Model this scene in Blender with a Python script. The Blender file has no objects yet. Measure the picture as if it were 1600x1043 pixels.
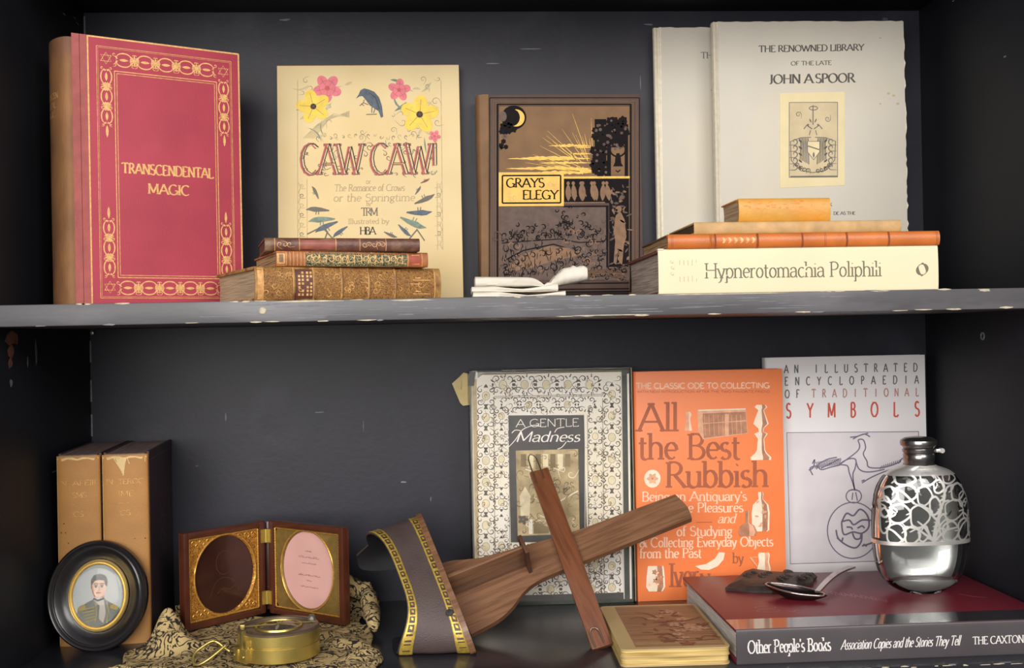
import bpy, bmesh, math, random
from math import sin, cos, pi, radians as R
from mathutils import Vector, Matrix
random.seed(7)
C = bpy.context.scene
COL = C.collection

# ------------------------------------------------------------------ camera, world, lights, exposure
MM = 0.001                                   # the scene is written in millimetres, built in metres
cam_data = bpy.data.cameras.new('camera'); cam = bpy.data.objects.new('camera', cam_data); COL.objects.link(cam)
cam_data.sensor_fit = 'HORIZONTAL'; cam_data.sensor_width = 36.0
cam_data.lens = 1750.0 / 1600.0 * 36.0
cam_data.clip_start = 0.05
_yaw, _pit, _rol = 0.0573, 0.0022, -0.0191
_f = Vector((sin(_yaw) * cos(_pit), cos(_yaw) * cos(_pit), sin(_pit)))
_r = Vector((cos(_yaw), -sin(_yaw), 0)); _u = _r.cross(_f)
_r2 = cos(_rol) * _r + sin(_rol) * _u; _u2 = -sin(_rol) * _r + cos(_rol) * _u
cam.matrix_world = Matrix(((_r2.x, _u2.x, -_f.x, -71.4 * MM), (_r2.y, _u2.y, -_f.y, -1162.4 * MM),
                           (_r2.z, _u2.z, -_f.z, 276.2 * MM), (0, 0, 0, 1)))
C.camera = cam
C.view_settings.view_transform = 'Standard'; C.view_settings.look = 'None'
C.view_settings.gamma = 1.0; C.view_settings.exposure = 0.08
C.view_settings.use_curve_mapping = False
w = bpy.data.worlds.new('room_light'); C.world = w; w.use_nodes = True
nt = w.node_tree; bg = nt.nodes['Background']
tc = nt.nodes.new('ShaderNodeTexCoord'); sp = nt.nodes.new('ShaderNodeSeparateXYZ'); rp = nt.nodes.new('ShaderNodeValToRGB')
nt.links.new(tc.outputs['Generated'], sp.inputs[0]); nt.links.new(sp.outputs['Z'], rp.inputs[0]); nt.links.new(rp.outputs[0], bg.inputs[0])
rp.color_ramp.elements[0].position = 0.0; rp.color_ramp.elements[0].color = (0.30, 0.28, 0.27, 1)
rp.color_ramp.elements[1].position = 0.9; rp.color_ramp.elements[1].color = (0.72, 0.74, 0.80, 1)
bg.inputs[1].default_value = 0.50
def area(name, loc, target, sx, sy, power, col):
    l = bpy.data.lights.new(name, 'AREA'); l.shape = 'RECTANGLE'; l.size = sx; l.size_y = sy; l.energy = power; l.color = col
    o = bpy.data.objects.new(name, l); COL.objects.link(o); o.location = loc
    o.rotation_euler = (Vector(target) - Vector(loc)).to_track_quat('-Z', 'Y').to_euler()
    return o
area('window_light', (-0.75, -2.5, 0.72), (-0.02, 0, 0.30), 1.7, 1.3, 62, (1.0, 0.97, 0.93))
area('fill_light', (0.75, -2.0, 1.05), (0.15, 0, 0.25), 1.0, 0.8, 22, (1.0, 0.96, 0.91))  # added fill from the front right, brightens the right side; no actual lamp

# ------------------------------------------------------------------ materials
def lin(c): return c / 12.92 if c <= 0.04045 else ((c + 0.055) / 1.055) ** 2.4
def hexc(h):
    return tuple(lin(int(h[i:i + 2], 16) / 255) for i in (0, 2, 4)) + (1.0,)
def node(nt, t, **kw):
    n = nt.nodes.new(t)
    for k, v in kw.items(): setattr(n, k, v)
    return n
def M(name, col, rough=0.6, metal=0.0, var=0.12, scale=60, col2=None, thr=0.62, soft=0.08, scale2=25, stretch=(1, 1, 1),
      bump=0.0, bscale=400, spec=0.5, coat=0.0, distort=0.0, detail=5):
    """plain surface: colour with a fine mottling, optional blotches of a second colour, optional grain"""
    m = bpy.data.materials.new(name); m.use_nodes = True
    nt = m.node_tree; b = nt.nodes['Principled BSDF']; L = nt.links.new
    b.inputs['Roughness'].default_value = rough; b.inputs['Metallic'].default_value = metal
    b.inputs['Specular IOR Level'].default_value = spec; b.inputs['Coat Weight'].default_value = coat
    b.inputs['Coat Roughness'].default_value = 0.08
    tc = node(nt, 'ShaderNodeTexCoord'); mp = node(nt, 'ShaderNodeMapping'); L(tc.outputs['Object'], mp.inputs[0])
    mp.inputs['Scale'].default_value = stretch
    c = hexc(col)
    n1 = node(nt, 'ShaderNodeTexNoise'); n1.inputs['Scale'].default_value = scale; n1.inputs['Detail'].default_value = detail
    L(mp.outputs[0], n1.inputs[0])
    mx = node(nt, 'ShaderNodeMix', data_type='RGBA')
    mx.inputs[6].default_value = tuple(x * (1 - var) for x in c[:3]) + (1,); mx.inputs[7].default_value = tuple(min(1, x * (1 + var)) for x in c[:3]) + (1,)
    mr = node(nt, 'ShaderNodeMapRange'); mr.inputs[1].default_value = 0.3; mr.inputs[2].default_value = 0.7
    L(n1.outputs[0], mr.inputs[0]); L(mr.outputs[0], mx.inputs[0])
    out = mx.outputs[2]
    if col2:
        n2 = node(nt, 'ShaderNodeTexNoise'); n2.inputs['Scale'].default_value = scale2; n2.inputs['Detail'].default_value = 6
        n2.inputs['Distortion'].default_value = distort
        L(mp.outputs[0], n2.inputs[0])
        r2 = node(nt, 'ShaderNodeMapRange'); r2.inputs[1].default_value = thr - soft; r2.inputs[2].default_value = thr + soft
        L(n2.outputs[0], r2.inputs[0])
        m2 = node(nt, 'ShaderNodeMix', data_type='RGBA'); m2.inputs[7].default_value = hexc(col2)
        L(out, m2.inputs[6]); L(r2.outputs[0], m2.inputs[0]); out = m2.outputs[2]
    L(out, b.inputs['Base Color'])
    if bump:
        n3 = node(nt, 'ShaderNodeTexNoise'); n3.inputs['Scale'].default_value = bscale; n3.inputs['Detail'].default_value = 4
        L(mp.outputs[0], n3.inputs[0])
        bp = node(nt, 'ShaderNodeBump'); bp.inputs['Strength'].default_value = bump; bp.inputs['Distance'].default_value = 0.001
        L(n3.outputs[0], bp.inputs['Height']); L(bp.outputs[0], b.inputs['Normal'])
    return m
def pages(name, col, dark, axis='Y', freq=900, rough=0.85):
    """page edges: fine irregular lines across the block's thickness"""
    m = bpy.data.materials.new(name); m.use_nodes = True
    nt = m.node_tree; b = nt.nodes['Principled BSDF']; L = nt.links.new
    b.inputs['Roughness'].default_value = rough; b.inputs['Specular IOR Level'].default_value = 0.2
    tc = node(nt, 'ShaderNodeTexCoord'); mp = node(nt, 'ShaderNodeMapping'); L(tc.outputs['Object'], mp.inputs[0])
    mp.inputs['Scale'].default_value = tuple(1.0 if a == axis else 0.02 for a in 'XYZ')
    n = node(nt, 'ShaderNodeTexNoise'); n.inputs['Scale'].default_value = freq; n.inputs['Detail'].default_value = 3; L(mp.outputs[0], n.inputs[0])
    mx = node(nt, 'ShaderNodeMix', data_type='RGBA'); mx.inputs[6].default_value = hexc(dark); mx.inputs[7].default_value = hexc(col)
    mr = node(nt, 'ShaderNodeMapRange'); mr.inputs[1].default_value = 0.35; mr.inputs[2].default_value = 0.6
    L(n.outputs[0], mr.inputs[0]); L(mr.outputs[0], mx.inputs[0]); L(mx.outputs[2], b.inputs['Base Color'])
    bp = node(nt, 'ShaderNodeBump'); bp.inputs['Strength'].default_value = 0.4; bp.inputs['Distance'].default_value = 0.0006
    L(n.outputs[0], bp.inputs['Height']); L(bp.outputs[0], b.inputs['Normal'])
    return m
def wood(name, col, dark, axis='X', scale=60, rough=0.45, coat=0.0):
    m = bpy.data.materials.new(name); m.use_nodes = True
    nt = m.node_tree; b = nt.nodes['Principled BSDF']; L = nt.links.new
    b.inputs['Roughness'].default_value = rough; b.inputs['Coat Weight'].default_value = coat
    tc = node(nt, 'ShaderNodeTexCoord'); mp = node(nt, 'ShaderNodeMapping'); L(tc.outputs['Object'], mp.inputs[0])
    mp.inputs['Scale'].default_value = tuple(0.07 if a == axis else 1.0 for a in 'XYZ')
    n = node(nt, 'ShaderNodeTexNoise'); n.inputs['Scale'].default_value = scale * 6; n.inputs['Detail'].default_value = 6; n.inputs['Distortion'].default_value = 0.6
    L(mp.outputs[0], n.inputs[0])
    mx = node(nt, 'ShaderNodeMix', data_type='RGBA'); mx.inputs[6].default_value = hexc(dark); mx.inputs[7].default_value = hexc(col)
    mr = node(nt, 'ShaderNodeMapRange'); mr.inputs[1].default_value = 0.36; mr.inputs[2].default_value = 0.6
    L(n.outputs[0], mr.inputs[0]); L(mr.outputs[0], mx.inputs[0]); L(mx.outputs[2], b.inputs['Base Color'])
    bp = node(nt, 'ShaderNodeBump'); bp.inputs['Strength'].default_value = 0.15; bp.inputs['Distance'].default_value = 0.0005
    L(n.outputs[0], bp.inputs['Height']); L(bp.outputs[0], b.inputs['Normal'])
    return m
def swirl(name, col, dark, scale=40, bands=5.0, width=0.16, distort=1.6, rough=0.9, col3=None, bump=0.25, metal=0.0):
    """curling dark lines on a ground: level lines of a swirled noise (brocade, tooled gilt)"""
    m = bpy.data.materials.new(name); m.use_nodes = True
    nt = m.node_tree; b = nt.nodes['Principled BSDF']; L = nt.links.new
    b.inputs['Roughness'].default_value = rough; b.inputs['Specular IOR Level'].default_value = 0.3; b.inputs['Metallic'].default_value = metal
    tc = node(nt, 'ShaderNodeTexCoord')
    n = node(nt, 'ShaderNodeTexNoise'); n.inputs['Scale'].default_value = scale; n.inputs['Detail'].default_value = 2.0
    n.inputs['Distortion'].default_value = distort; L(tc.outputs['Object'], n.inputs[0])
    mu = node(nt, 'ShaderNodeMath', operation='MULTIPLY'); mu.inputs[1].default_value = bands; L(n.outputs[0], mu.inputs[0])
    fr = node(nt, 'ShaderNodeMath', operation='FRACT'); L(mu.outputs[0], fr.inputs[0])
    su = node(nt, 'ShaderNodeMath', operation='SUBTRACT'); su.inputs[1].default_value = 0.5; L(fr.outputs[0], su.inputs[0])
    ab = node(nt, 'ShaderNodeMath', operation='ABSOLUTE'); L(su.outputs[0], ab.inputs[0])
    mr = node(nt, 'ShaderNodeMapRange'); mr.inputs[1].default_value = width - 0.05; mr.inputs[2].default_value = width + 0.05
    L(ab.outputs[0], mr.inputs[0])
    n2 = node(nt, 'ShaderNodeTexNoise'); n2.inputs['Scale'].default_value = scale * 0.4; L(tc.outputs['Object'], n2.inputs[0])
    m0 = node(nt, 'ShaderNodeMix', data_type='RGBA'); m0.inputs[6].default_value = hexc(col); m0.inputs[7].default_value = hexc(col3 or col)
    L(n2.outputs[0], m0.inputs[0])
    mx = node(nt, 'ShaderNodeMix', data_type='RGBA'); mx.inputs[6].default_value = hexc(dark); L(m0.outputs[2], mx.inputs[7])
    L(mr.outputs[0], mx.inputs[0]); L(mx.outputs[2], b.inputs['Base Color'])
    bp = node(nt, 'ShaderNodeBump'); bp.inputs['Strength'].default_value = bump; bp.inputs['Distance'].default_value = 0.001
    L(mr.outputs[0], bp.inputs['Height']); L(bp.outputs[0], b.inputs['Normal'])
    return m
def glass(name, col='ffffff', rough=0.02, ior=1.46):
    m = bpy.data.materials.new(name); m.use_nodes = True
    b = m.node_tree.nodes['Principled BSDF']
    b.inputs['Base Color'].default_value = hexc(col); b.inputs['Roughness'].default_value = rough
    b.inputs['Transmission Weight'].default_value = 1.0; b.inputs['IOR'].default_value = ior
    return m

# ------------------------------------------------------------------ mesh builder (millimetres)
class MB:
    def __init__(s): s.v = []; s.f = []; s.m = []; s.mats = []
    def mi(s, mat):
        if mat not in s.mats: s.mats.append(mat)
        return s.mats.index(mat)
    def face(s, pts, mat):
        i = len(s.v); s.v += [tuple(p) for p in pts]; s.f.append(tuple(range(i, i + len(pts)))); s.m.append(s.mi(mat))
    def mesh(s, verts, faces, mat, X=None):
        i = len(s.v); s.v += [tuple(X @ Vector(p)) if X else tuple(p) for p in verts]
        k = s.mi(mat); s.f += [tuple(a + i for a in f) for f in faces]; s.m += [k] * len(faces)
    def box(s, x0, x1, y0, y1, z0, z1, mat, r=0.0, X=None, seg=2):
        bm = bmesh.new(); bmesh.ops.create_cube(bm, size=1)
        for v in bm.verts:
            v.co = Vector(((x0 + x1) / 2 + v.co.x * (x1 - x0), (y0 + y1) / 2 + v.co.y * (y1 - y0), (z0 + z1) / 2 + v.co.z * (z1 - z0)))
        if r > 0: bmesh.ops.bevel(bm, geom=bm.edges[:], offset=r, segments=seg, affect='EDGES', profile=0.6)
        s.frombm(bm, mat, X)
    def frombm(s, bm, mat, X=None):
        bm.verts.index_update()
        s.mesh([tuple(v.co) for v in bm.verts], [[v.index for v in f.verts] for f in bm.faces], mat, X); bm.free()
    def prism(s, pts, z0, z1, mat, X=None, map=None):
        """outline in xy extruded along z; map=(a,b,c) reorders the axes"""
        n = len(pts); vs = [(p[0], p[1], z0) for p in pts] + [(p[0], p[1], z1) for p in pts]
        if map: vs = [tuple(v[k] for k in map) for v in vs]
        fs = [tuple(range(n))[::-1], tuple(range(n, 2 * n))] + [(i, (i + 1) % n, n + (i + 1) % n, n + i) for i in range(n)]
        s.mesh(vs, fs, mat, X)
    def loft(s, secs, mat, closed=True, caps=True, X=None):
        n = len(secs[0]); vs = [p for q in secs for p in q]; fs = []
        for k in range(len(secs) - 1):
            for i in range(n if closed else n - 1):
                j = (i + 1) % n; fs.append((k * n + i, k * n + j, (k + 1) * n + j, (k + 1) * n + i))
        if caps and closed: fs += [tuple(range(n))[::-1], tuple(range((len(secs) - 1) * n, len(secs) * n))]
        s.mesh(vs, fs, mat, X)
    def lathe(s, prof, mat, n=40, sx=1.0, sy=1.0, X=None, caps=True):
        s.loft([[(r * sx * cos(2 * pi * i / n), r * sy * sin(2 * pi * i / n), z) for i in range(n)] for r, z in prof], mat, X=X, caps=caps)
    def tube(s, path, r, mat, n=8, closed=False, flat=1.0, X=None):
        P = [Vector(p) for p in path]; secs = []; up = Vector((0.13, 0.2, 0.97)); m = len(P)
        for i, p in enumerate(P):
            t = (P[(i + 1) % m] - P[i - 1]) if closed else (P[min(i + 1, m - 1)] - P[max(i - 1, 0)])
            t.normalize(); a = t.cross(up); a.normalize(); b = a.cross(t); rr = r[i] if isinstance(r, (list, tuple)) else r
            secs.append([tuple(p + a * rr * cos(2 * pi * k / n) + b * rr * flat * sin(2 * pi * k / n)) for k in range(n)])
        if closed: secs.append(secs[0])
        s.loft(secs, mat, caps=not closed, X=X)
    def build(s, name, parent=None, loc=None, sharp=35, smooth=True):
        me = bpy.data.meshes.new(name); me.from_pydata([(a * MM, b * MM, c * MM) for a, b, c in s.v], [], s.f)
        for m in s.mats: me.materials.append(m)
        me.polygons.foreach_set('material_index', s.m)
        me.polygons.foreach_set('use_smooth', [smooth] * len(s.f))
        me.update()
        if smooth: me.set_sharp_from_angle(angle=R(sharp))
        o = bpy.data.objects.new(name, me); COL.objects.link(o)
        if parent: o.parent = parent
        if loc: o.location = [c * MM for c in loc]
        return o
def thing(name, label, cat, loc=(0, 0, 0), rot=(0, 0, 0), group=None):
    o = bpy.data.objects.new(name, None); COL.objects.link(o); o.empty_display_size = 0.02
    o.location = [c * MM for c in loc]; o.rotation_euler = rot
    o['label'] = label; o['category'] = cat
    if group: o['group'] = group
    return o
def arc(cx, cy, rx, ry, a0, a1, n=12):
    return [(cx + rx * cos(R(a0 + (a1 - a0) * i / n)), cy + ry * sin(R(a0 + (a1 - a0) * i / n))) for i in range(n + 1)]
def spline(p, n=6):
    """smooth curve through points (2-D or 3-D)"""
    P = [Vector(q) for q in p]; out = []
    for i in range(len(P) - 1):
        a, b, c, d = P[max(i - 1, 0)], P[i], P[i + 1], P[min(i + 2, len(P) - 1)]
        for k in range(n):
            t = k / n
            out.append(0.5 * ((2 * b) + (c - a) * t + (2 * a - 5 * b + 4 * c - d) * t * t + (3 * b - a - 3 * c + d) * t ** 3))
    return [tuple(q) for q in out] + [tuple(P[-1])]

# ------------------------------------------------------------------ lettering: own stroke alphabet (x right, y up, capitals 1 high)
GL = {}
def _g(ch, wd, spec):
    st = []
    for part in spec.split(';'):
        pts = []
        for tok in part.split():
            if tok[0] == '@': pts += arc(*[float(q) for q in tok[1:].split(',')], n=10)
            else: pts.append(tuple(float(q) for q in tok.split(',')))
        st.append(pts)
    GL[ch] = (wd, st)
for _l in '''A|.84|0.02,0 .42,1 .82,0;.17,.34 .67,.34
B|.66|.12,0 .12,1;.12,1 .32,1 @.32,.77,.22,.23,90,-90 .12,.54;.32,.54 @.32,.27,.28,.27,90,-90 .12,0
C|.8|@.46,.5,.4,.5,48,312
D|.82|.12,0 .12,1;.12,1 .32,1 @.32,.5,.44,.5,90,-90 .12,0
E|.64|.12,0 .12,1;.12,1 .56,1 .56,.9;.12,.53 .46,.53;.12,0 .58,0 .58,.12
F|.6|.12,0 .12,1;.12,1 .56,1 .56,.9;.12,.51 .44,.51
G|.86|@.46,.5,.4,.5,48,350;.78,0.02 .78,.42 .58,.42
H|.84|.12,0 .12,1;.72,0 .72,1;.12,.53 .72,.53
I|.26|.13,0 .13,1
J|.4|.26,1 .26,.2 @.1,.2,.16,.2,0,-110
K|.76|.12,0 .12,1;.7,1 .14,.45;.3,.6 .72,0
L|.6|.12,0 .12,1;.12,0 .56,0 .56,.14
M|1.0|.12,0 .14,1 .5,.12 .86,1 .88,0
N|.84|.12,0 .12,1 .72,0 .72,1
O|.92|@.46,.5,.4,.5,0,360
P|.62|.12,0 .12,1;.12,1 .3,1 @.3,.74,.26,.26,90,-90 .12,.48
Q|.92|@.46,.5,.4,.5,0,360;.5,.15 .8,-.15
R|.72|.12,0 .12,1;.12,1 .3,1 @.3,.75,.25,.25,90,-90 .12,.5;.32,.5 .7,0
S|.6|@.3,.76,.22,.24,35,270 @.3,.26,.25,.26,90,-150
T|.74|.37,0 .37,1;.04,.88 .04,1 .7,1 .7,.88
U|.82|.12,1 .12,.3 @.41,.3,.29,.3,180,360 .7,1
V|.8|.02,1 .4,0 .78,1
W|1.16|.02,1 .32,0 .58,.9 .84,0 1.14,1
X|.78|.06,1 .72,0;.7,1 .08,0
Y|.76|.03,1 .38,.5 .73,1;.38,.5 .38,0
Z|.68|.08,.9 .08,1 .6,1 .08,0 .62,0 .62,.12
a|.52|.08,.5 @.24,.46,.18,.2,150,0 .42,.06 .5,0;.42,.4 @.22,.19,.17,.18,80,330 .42,.14
b|.56|.1,0 .1,1.04;@.29,.33,.21,.33,150,-150
c|.48|@.28,.33,.22,.33,50,310
d|.56|.46,0 .46,1.04;@.27,.33,.21,.33,30,330
e|.5|.09,.36 .45,.36;@.27,.34,.2,.32,5,310
f|.34|.14,0 .14,.8 @.28,.82,.14,.2,180,60;.02,.64 .3,.64
g|.52|@.24,.44,.17,.2,0,360;.4,.6 .5,.66;.14,.26 .12,.12 .4,.06 .44,-.12 .26,-.28 .08,-.2 .1,-.04 .2,.06
h|.58|.1,0 .1,1.04;.1,.46 @.29,.44,.19,.22,160,0 .48,0
i|.24|.12,0 .12,.64;.11,.86 .14,.9
j|.26|.14,.64 .14,-.14 @.02,-.14,.12,.14,0,-100
k|.54|.1,0 .1,1.04;.46,.64 .14,.3;.22,.38 .5,0
l|.24|.12,0 .12,1.04
m|.86|.1,0 .1,.64;.1,.46 @.26,.44,.17,.22,160,0 .43,0;.43,.46 @.59,.44,.17,.22,160,0 .76,0
n|.58|.1,0 .1,.64;.1,.46 @.29,.44,.19,.22,160,0 .48,0
o|.54|@.27,.33,.21,.33,0,360
p|.56|.1,-.32 .1,.64;@.29,.33,.21,.33,150,-150
q|.56|.46,-.32 .46,.64;@.27,.33,.21,.33,30,330
r|.38|.1,0 .1,.64;.1,.44 @.26,.44,.14,.2,150,50
s|.42|@.21,.49,.14,.16,40,270 @.21,.17,.16,.17,90,-150
t|.34|.14,.86 .14,.14 @.26,.14,.12,.14,180,300;.02,.64 .3,.64
u|.58|.1,.64 .1,.2 @.28,.2,.18,.2,180,340 .48,.3;.48,.64 .48,0
v|.52|.04,.64 .26,0 .48,.64
w|.76|.04,.64 .22,0 .38,.56 .54,0 .72,.64
x|.5|.04,.64 .46,0;.44,.64 .06,0
y|.52|.04,.64 .27,0;.48,.64 .2,-.24 .06,-.3
z|.48|.06,.64 .42,.64 .06,0 .44,0
.|.2|.08,.04 .13,.04
,|.2|.12,.05 .07,-.14
'|.18|.1,1 .08,.78
!|.24|.12,1 .12,.28;.1,.04 .14,.04
&|.8|.72,.1 @.34,.76,.16,.22,-60,200 .7,0;.2,.55 @.28,.24,.22,.24,120,350 .66,.5
-|.4|.06,.4 .34,.4'''.split('\n'):
    _c, _w, _s = _l.split('|', 2); _g(_c, float(_w), _s)
GL[' '] = (.34, [])

def split_sharp(pts):
    out = [[pts[0]]]
    for i in range(1, len(pts)):
        out[-1].append(pts[i])
        if i < len(pts) - 1:
            u, v = Vector(pts[i]) - Vector(pts[i - 1]), Vector(pts[i + 1]) - Vector(pts[i])
            if u.length > .04 and v.length > .04 and u.angle(v, 0) > R(48): out.append([pts[i]])
    return out

class Pen:
    """draws printed or tooled marks on a face: design coordinates (x right, y down) are carried to the face by fn(u, v, lift)"""
    def __init__(s, mb, fn, level=0.06, step=0.06): s.mb, s.fn, s.lv, s.step, s.k = mb, fn, level, step, 0
    def nxt(s): s.k = (s.k + 1) % 13       # neighbouring marks never share a plane
    def p(s, q): return s.fn(q[0], q[1], s.lv + .0045 * s.k)
    def up(s): s.lv += s.step
    def fill(s, pts, mat):
        s.nxt()
        s.mb.face([s.p(q) for q in pts], mat)
    def fan(s, c, pts, mat):
        for a, b in zip(pts, pts[1:] + pts[:1]): s.mb.face([s.p(c), s.p(a), s.p(b)], mat)
    def line(s, pts, wd, mat, closed=False):
        s.nxt(); P = [Vector(q[:2]) for q in pts]
        P = [q for i, q in enumerate(P) if i == 0 or (q - P[i - 1]).length > 1e-6]
        n = len(P)
        if n < 2: return
        L = []; Rr = []
        for i, q in enumerate(P):
            if closed: t = P[(i + 1) % n] - P[i - 1]
            else: t = P[min(i + 1, n - 1)] - P[max(i - 1, 0)]
            if t.length < 1e-9: t = P[i] - P[i - 1]
            t.normalize(); nn = Vector((-t.y, t.x))
            h = (wd[i] if isinstance(wd, (list, tuple)) else wd) / 2
            if 0 < i < n - 1:
                d = (P[i] - P[i - 1]).normalized(); k = max(0.45, abs(d.dot(t))); h /= k
            L.append(q + nn * h); Rr.append(q - nn * h)
        V = [s.p(q) for q in L] + [s.p(q) for q in Rr]
        F = [(i, i + 1, n + i + 1, n + i) for i in range(n - 1)]
        if closed: F.append((n - 1, 0, n, 2 * n - 1))
        s.mb.mesh(V, F, mat)
    def rect(s, x0, y0, x1, y1, mat): s.fill([(x0, y0), (x1, y0), (x1, y1), (x0, y1)], mat)
    def frame(s, x0, y0, x1, y1, wd, mat):
        for a, b in (((x0, y0), (x1, y0)), ((x1, y0), (x1, y1)), ((x1, y1), (x0, y1)), ((x0, y1), (x0, y0))): s.line([a, b], wd, mat)
    def disc(s, x, y, rx, ry, mat, n=20, ang=0):
        a = R(ang); s.fill([(x + rx * cos(t) * cos(a) - ry * sin(t) * sin(a), y + rx * cos(t) * sin(a) + ry * sin(t) * cos(a)) for t in [2 * pi * i / n for i in range(n)]], mat)
    def ring(s, x, y, rx, ry, wd, mat, n=24): s.line([(x + rx * cos(2 * pi * i / n), y + ry * sin(2 * pi * i / n)) for i in range(n)], wd, mat, closed=True)
    def leaf(s, x, y, ln, ang, wd, mat, bend=0.0):
        a = R(ang); P = []
        for k in range(7):
            t = k / 6; P.append((t * ln, bend * ln * sin(pi * t) + wd / 2 * sin(pi * t) ** .8))
        for k in range(5, 0, -1):
            t = k / 6; P.append((t * ln, bend * ln * sin(pi * t) - wd / 2 * sin(pi * t) ** .8))
        s.fill([(x + u * cos(a) - v * sin(a), y + u * sin(a) + v * cos(a)) for u, v in P], mat)
    def curl(s, x, y, r, ang, wd, mat, turns=1.3, hand=1, tail=1.5, n=18):
        """a scroll: a tail that winds into a spiral about (x, y)"""
        pts = []; ws = []
        for i in range(n + 1):
            t = i / n; a = R(ang) + hand * 2 * pi * turns * t; rr = r * (1 - 0.82 * t)
            pts.append((x + rr * cos(a), y + rr * sin(a))); ws.append(wd * (0.55 + 0.6 * sin(pi * min(1, t * 1.1 + .1))))
        if tail:
            a = R(ang); d = (sin(a) * hand, -cos(a) * hand)
            pts = [(pts[0][0] + d[0] * r * tail * k, pts[0][1] + d[1] * r * tail * k) for k in (1, .5)] + pts; ws = [wd * .4, wd * .6] + ws
        s.line(pts, ws, mat)
    def flower(s, x, y, r, mat, mid, n=5, ang=0, fat=.62, rnd=False):
        for k in range(n):
            if rnd: u = R(ang + 360 * k / n); s.disc(x + r * .55 * cos(u), y + r * .55 * sin(u), r * .48, r * .36, mat, 14, ang + 360 * k / n)
            else: s.leaf(x, y, r, ang + 360 * k / n, r * fat, mat)
        s.up(); s.disc(x, y, r * .18, r * .18, mid, 10); s.lv -= s.step
    def text(s, t, x, y, h, mat, T=.17, th=.05, serif=True, shear=0.0, fit=None, track=0.0, align='l', pen=12, bold=0, rise=0.0):
        """baseline starts at (x, y); h = capital height; fit = total width; rise = climb of the baseline per unit of width"""
        tot = sum(GL.get(c, GL[' '])[0] + track for c in t) - track
        xs = (fit / h / tot) if fit else 1.0
        W = tot * xs * h; x0 = x - (W / 2 if align == 'c' else W if align == 'r' else 0)
        cx = 0
        for c in t:
            wd, st = GL.get(c, GL[' '])
            for pts in [r_ for pp_ in st for r_ in split_sharp(pp_)]:
                q = [((cx + a) * xs + shear * b, b) for a, b in pts]
                D = [(x0 + a * h, y - b * h - rise * a * h) for a, b in q]
                ws = []
                for i in range(len(q)):
                    a, b = q[max(i - 1, 0)], q[min(i + 1, len(q) - 1)]
                    if 0 < i < len(q) - 1: a = q[i - 1]
                    g = math.atan2(b[1] - a[1], b[0] - a[0]) - R(pen)
                    ws.append(h * (th + (T - th) * abs(sin(g))) if serif else h * T)
                s.line(D, ws, mat)
                if serif and serif != 'soft':
                    for (i, j) in ((0, 1), (-1, -2)):
                        a, b = q[i], q[j]
                        lenp = sum(abs(q[k + 1][1] - q[k][1]) for k in range(len(q) - 1))
                        if abs(b[1] - a[1]) > .12 and abs(b[1] - a[1]) > .8 * abs(b[0] - a[0]) and lenp > .3 and min(abs(a[1]), abs(a[1] - 1), abs(a[1] - .64), abs(a[1] + .32), abs(a[1] - 1.04)) < .03:
                            lo, hi = (.13, .13) if abs(a[1]) < .03 or a[1] > .9 and c.isupper() else (.13, .04)
                            yy = a[1] + (th * .5 if a[1] < .03 else -th * .5)
                            s.line([(x0 + (a[0] - lo) * h, y - yy * h - rise * a[0] * h), (x0 + (a[0] + hi) * h, y - yy * h - rise * a[0] * h)], h * th * 1.15, mat)
            cx += wd + track
        return W
def facefn(mb_w, mb_h, TL, TR, BL, ox=0.0, oy=0.0, sc=1.0, y=0.0):
    """design units -> upright front face (x 0..w, z 0..h); TL, TR, BL are the design coordinates of its corners"""
    a = Vector((TR[0] - TL[0], TR[1] - TL[1])); b = Vector((BL[0] - TL[0], BL[1] - TL[1])); det = a.x * b.y - a.y * b.x
    def fn(u, v, lift):
        dx, dy = ox + u / sc - TL[0], oy + v / sc - TL[1]
        p = (dx * b.y - dy * b.x) / det; q = (a.x * dy - a.y * dx) / det
        return (p * mb_w, y - lift, mb_h * (1 - q))
    return fn

# ------------------------------------------------------------------ the bookcase
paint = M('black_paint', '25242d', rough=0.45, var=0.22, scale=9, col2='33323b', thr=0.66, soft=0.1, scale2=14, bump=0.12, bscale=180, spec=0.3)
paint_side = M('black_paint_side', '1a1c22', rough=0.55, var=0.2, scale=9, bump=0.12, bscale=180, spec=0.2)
paint_shelf = M('black_paint_shelf', '4b494d', rough=0.45, var=0.2, scale=30, col2='69676a', thr=0.62, soft=0.12, scale2=30, stretch=(.25, 1, 1), bump=0.2, bscale=150)
paint_floor = M('black_paint_floor', '24242a', rough=0.24, var=0.25, scale=25, col2='2e2d33', thr=0.6, scale2=30, stretch=(.3, 1, 1), bump=0.06, bscale=90, spec=0.6)
chip = M('bare_wood_chip', 'b3a892', rough=0.8, var=0.25, scale=200)
chip_dark = M('splintered_wood', '6d4432', rough=0.85, var=0.35, scale=150)
scuff = M('paint_scuff', '6a6a72', rough=0.6, var=0.2, scale=200)
bookcase = thing('bookcase', 'old black painted wooden bookcase with scuffed paint holding all the books', 'bookcase')
WX = 435.0; ZU = 308.4; ZL = 6.0
def blob(mb, fn, u, v, a, b, mat, n=9):
    mb.face([fn(u + a * cos(2 * pi * i / n) * random.uniform(.6, 1.1), v + b * sin(2 * pi * i / n) * random.uniform(.5, 1.1)) for i in range(n)], mat)
_n = [0]
def front(y0, sgn=-1):          # each mark lies a hair above the last, so none share a plane
    _n[0] += 1; off = .06 + .007 * (_n[0] % 30)
    return lambda u, v: (u, y0 - off, v)
m = MB(); m.box(-WX, WX, 0, 8, -14, 640, paint)
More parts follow.
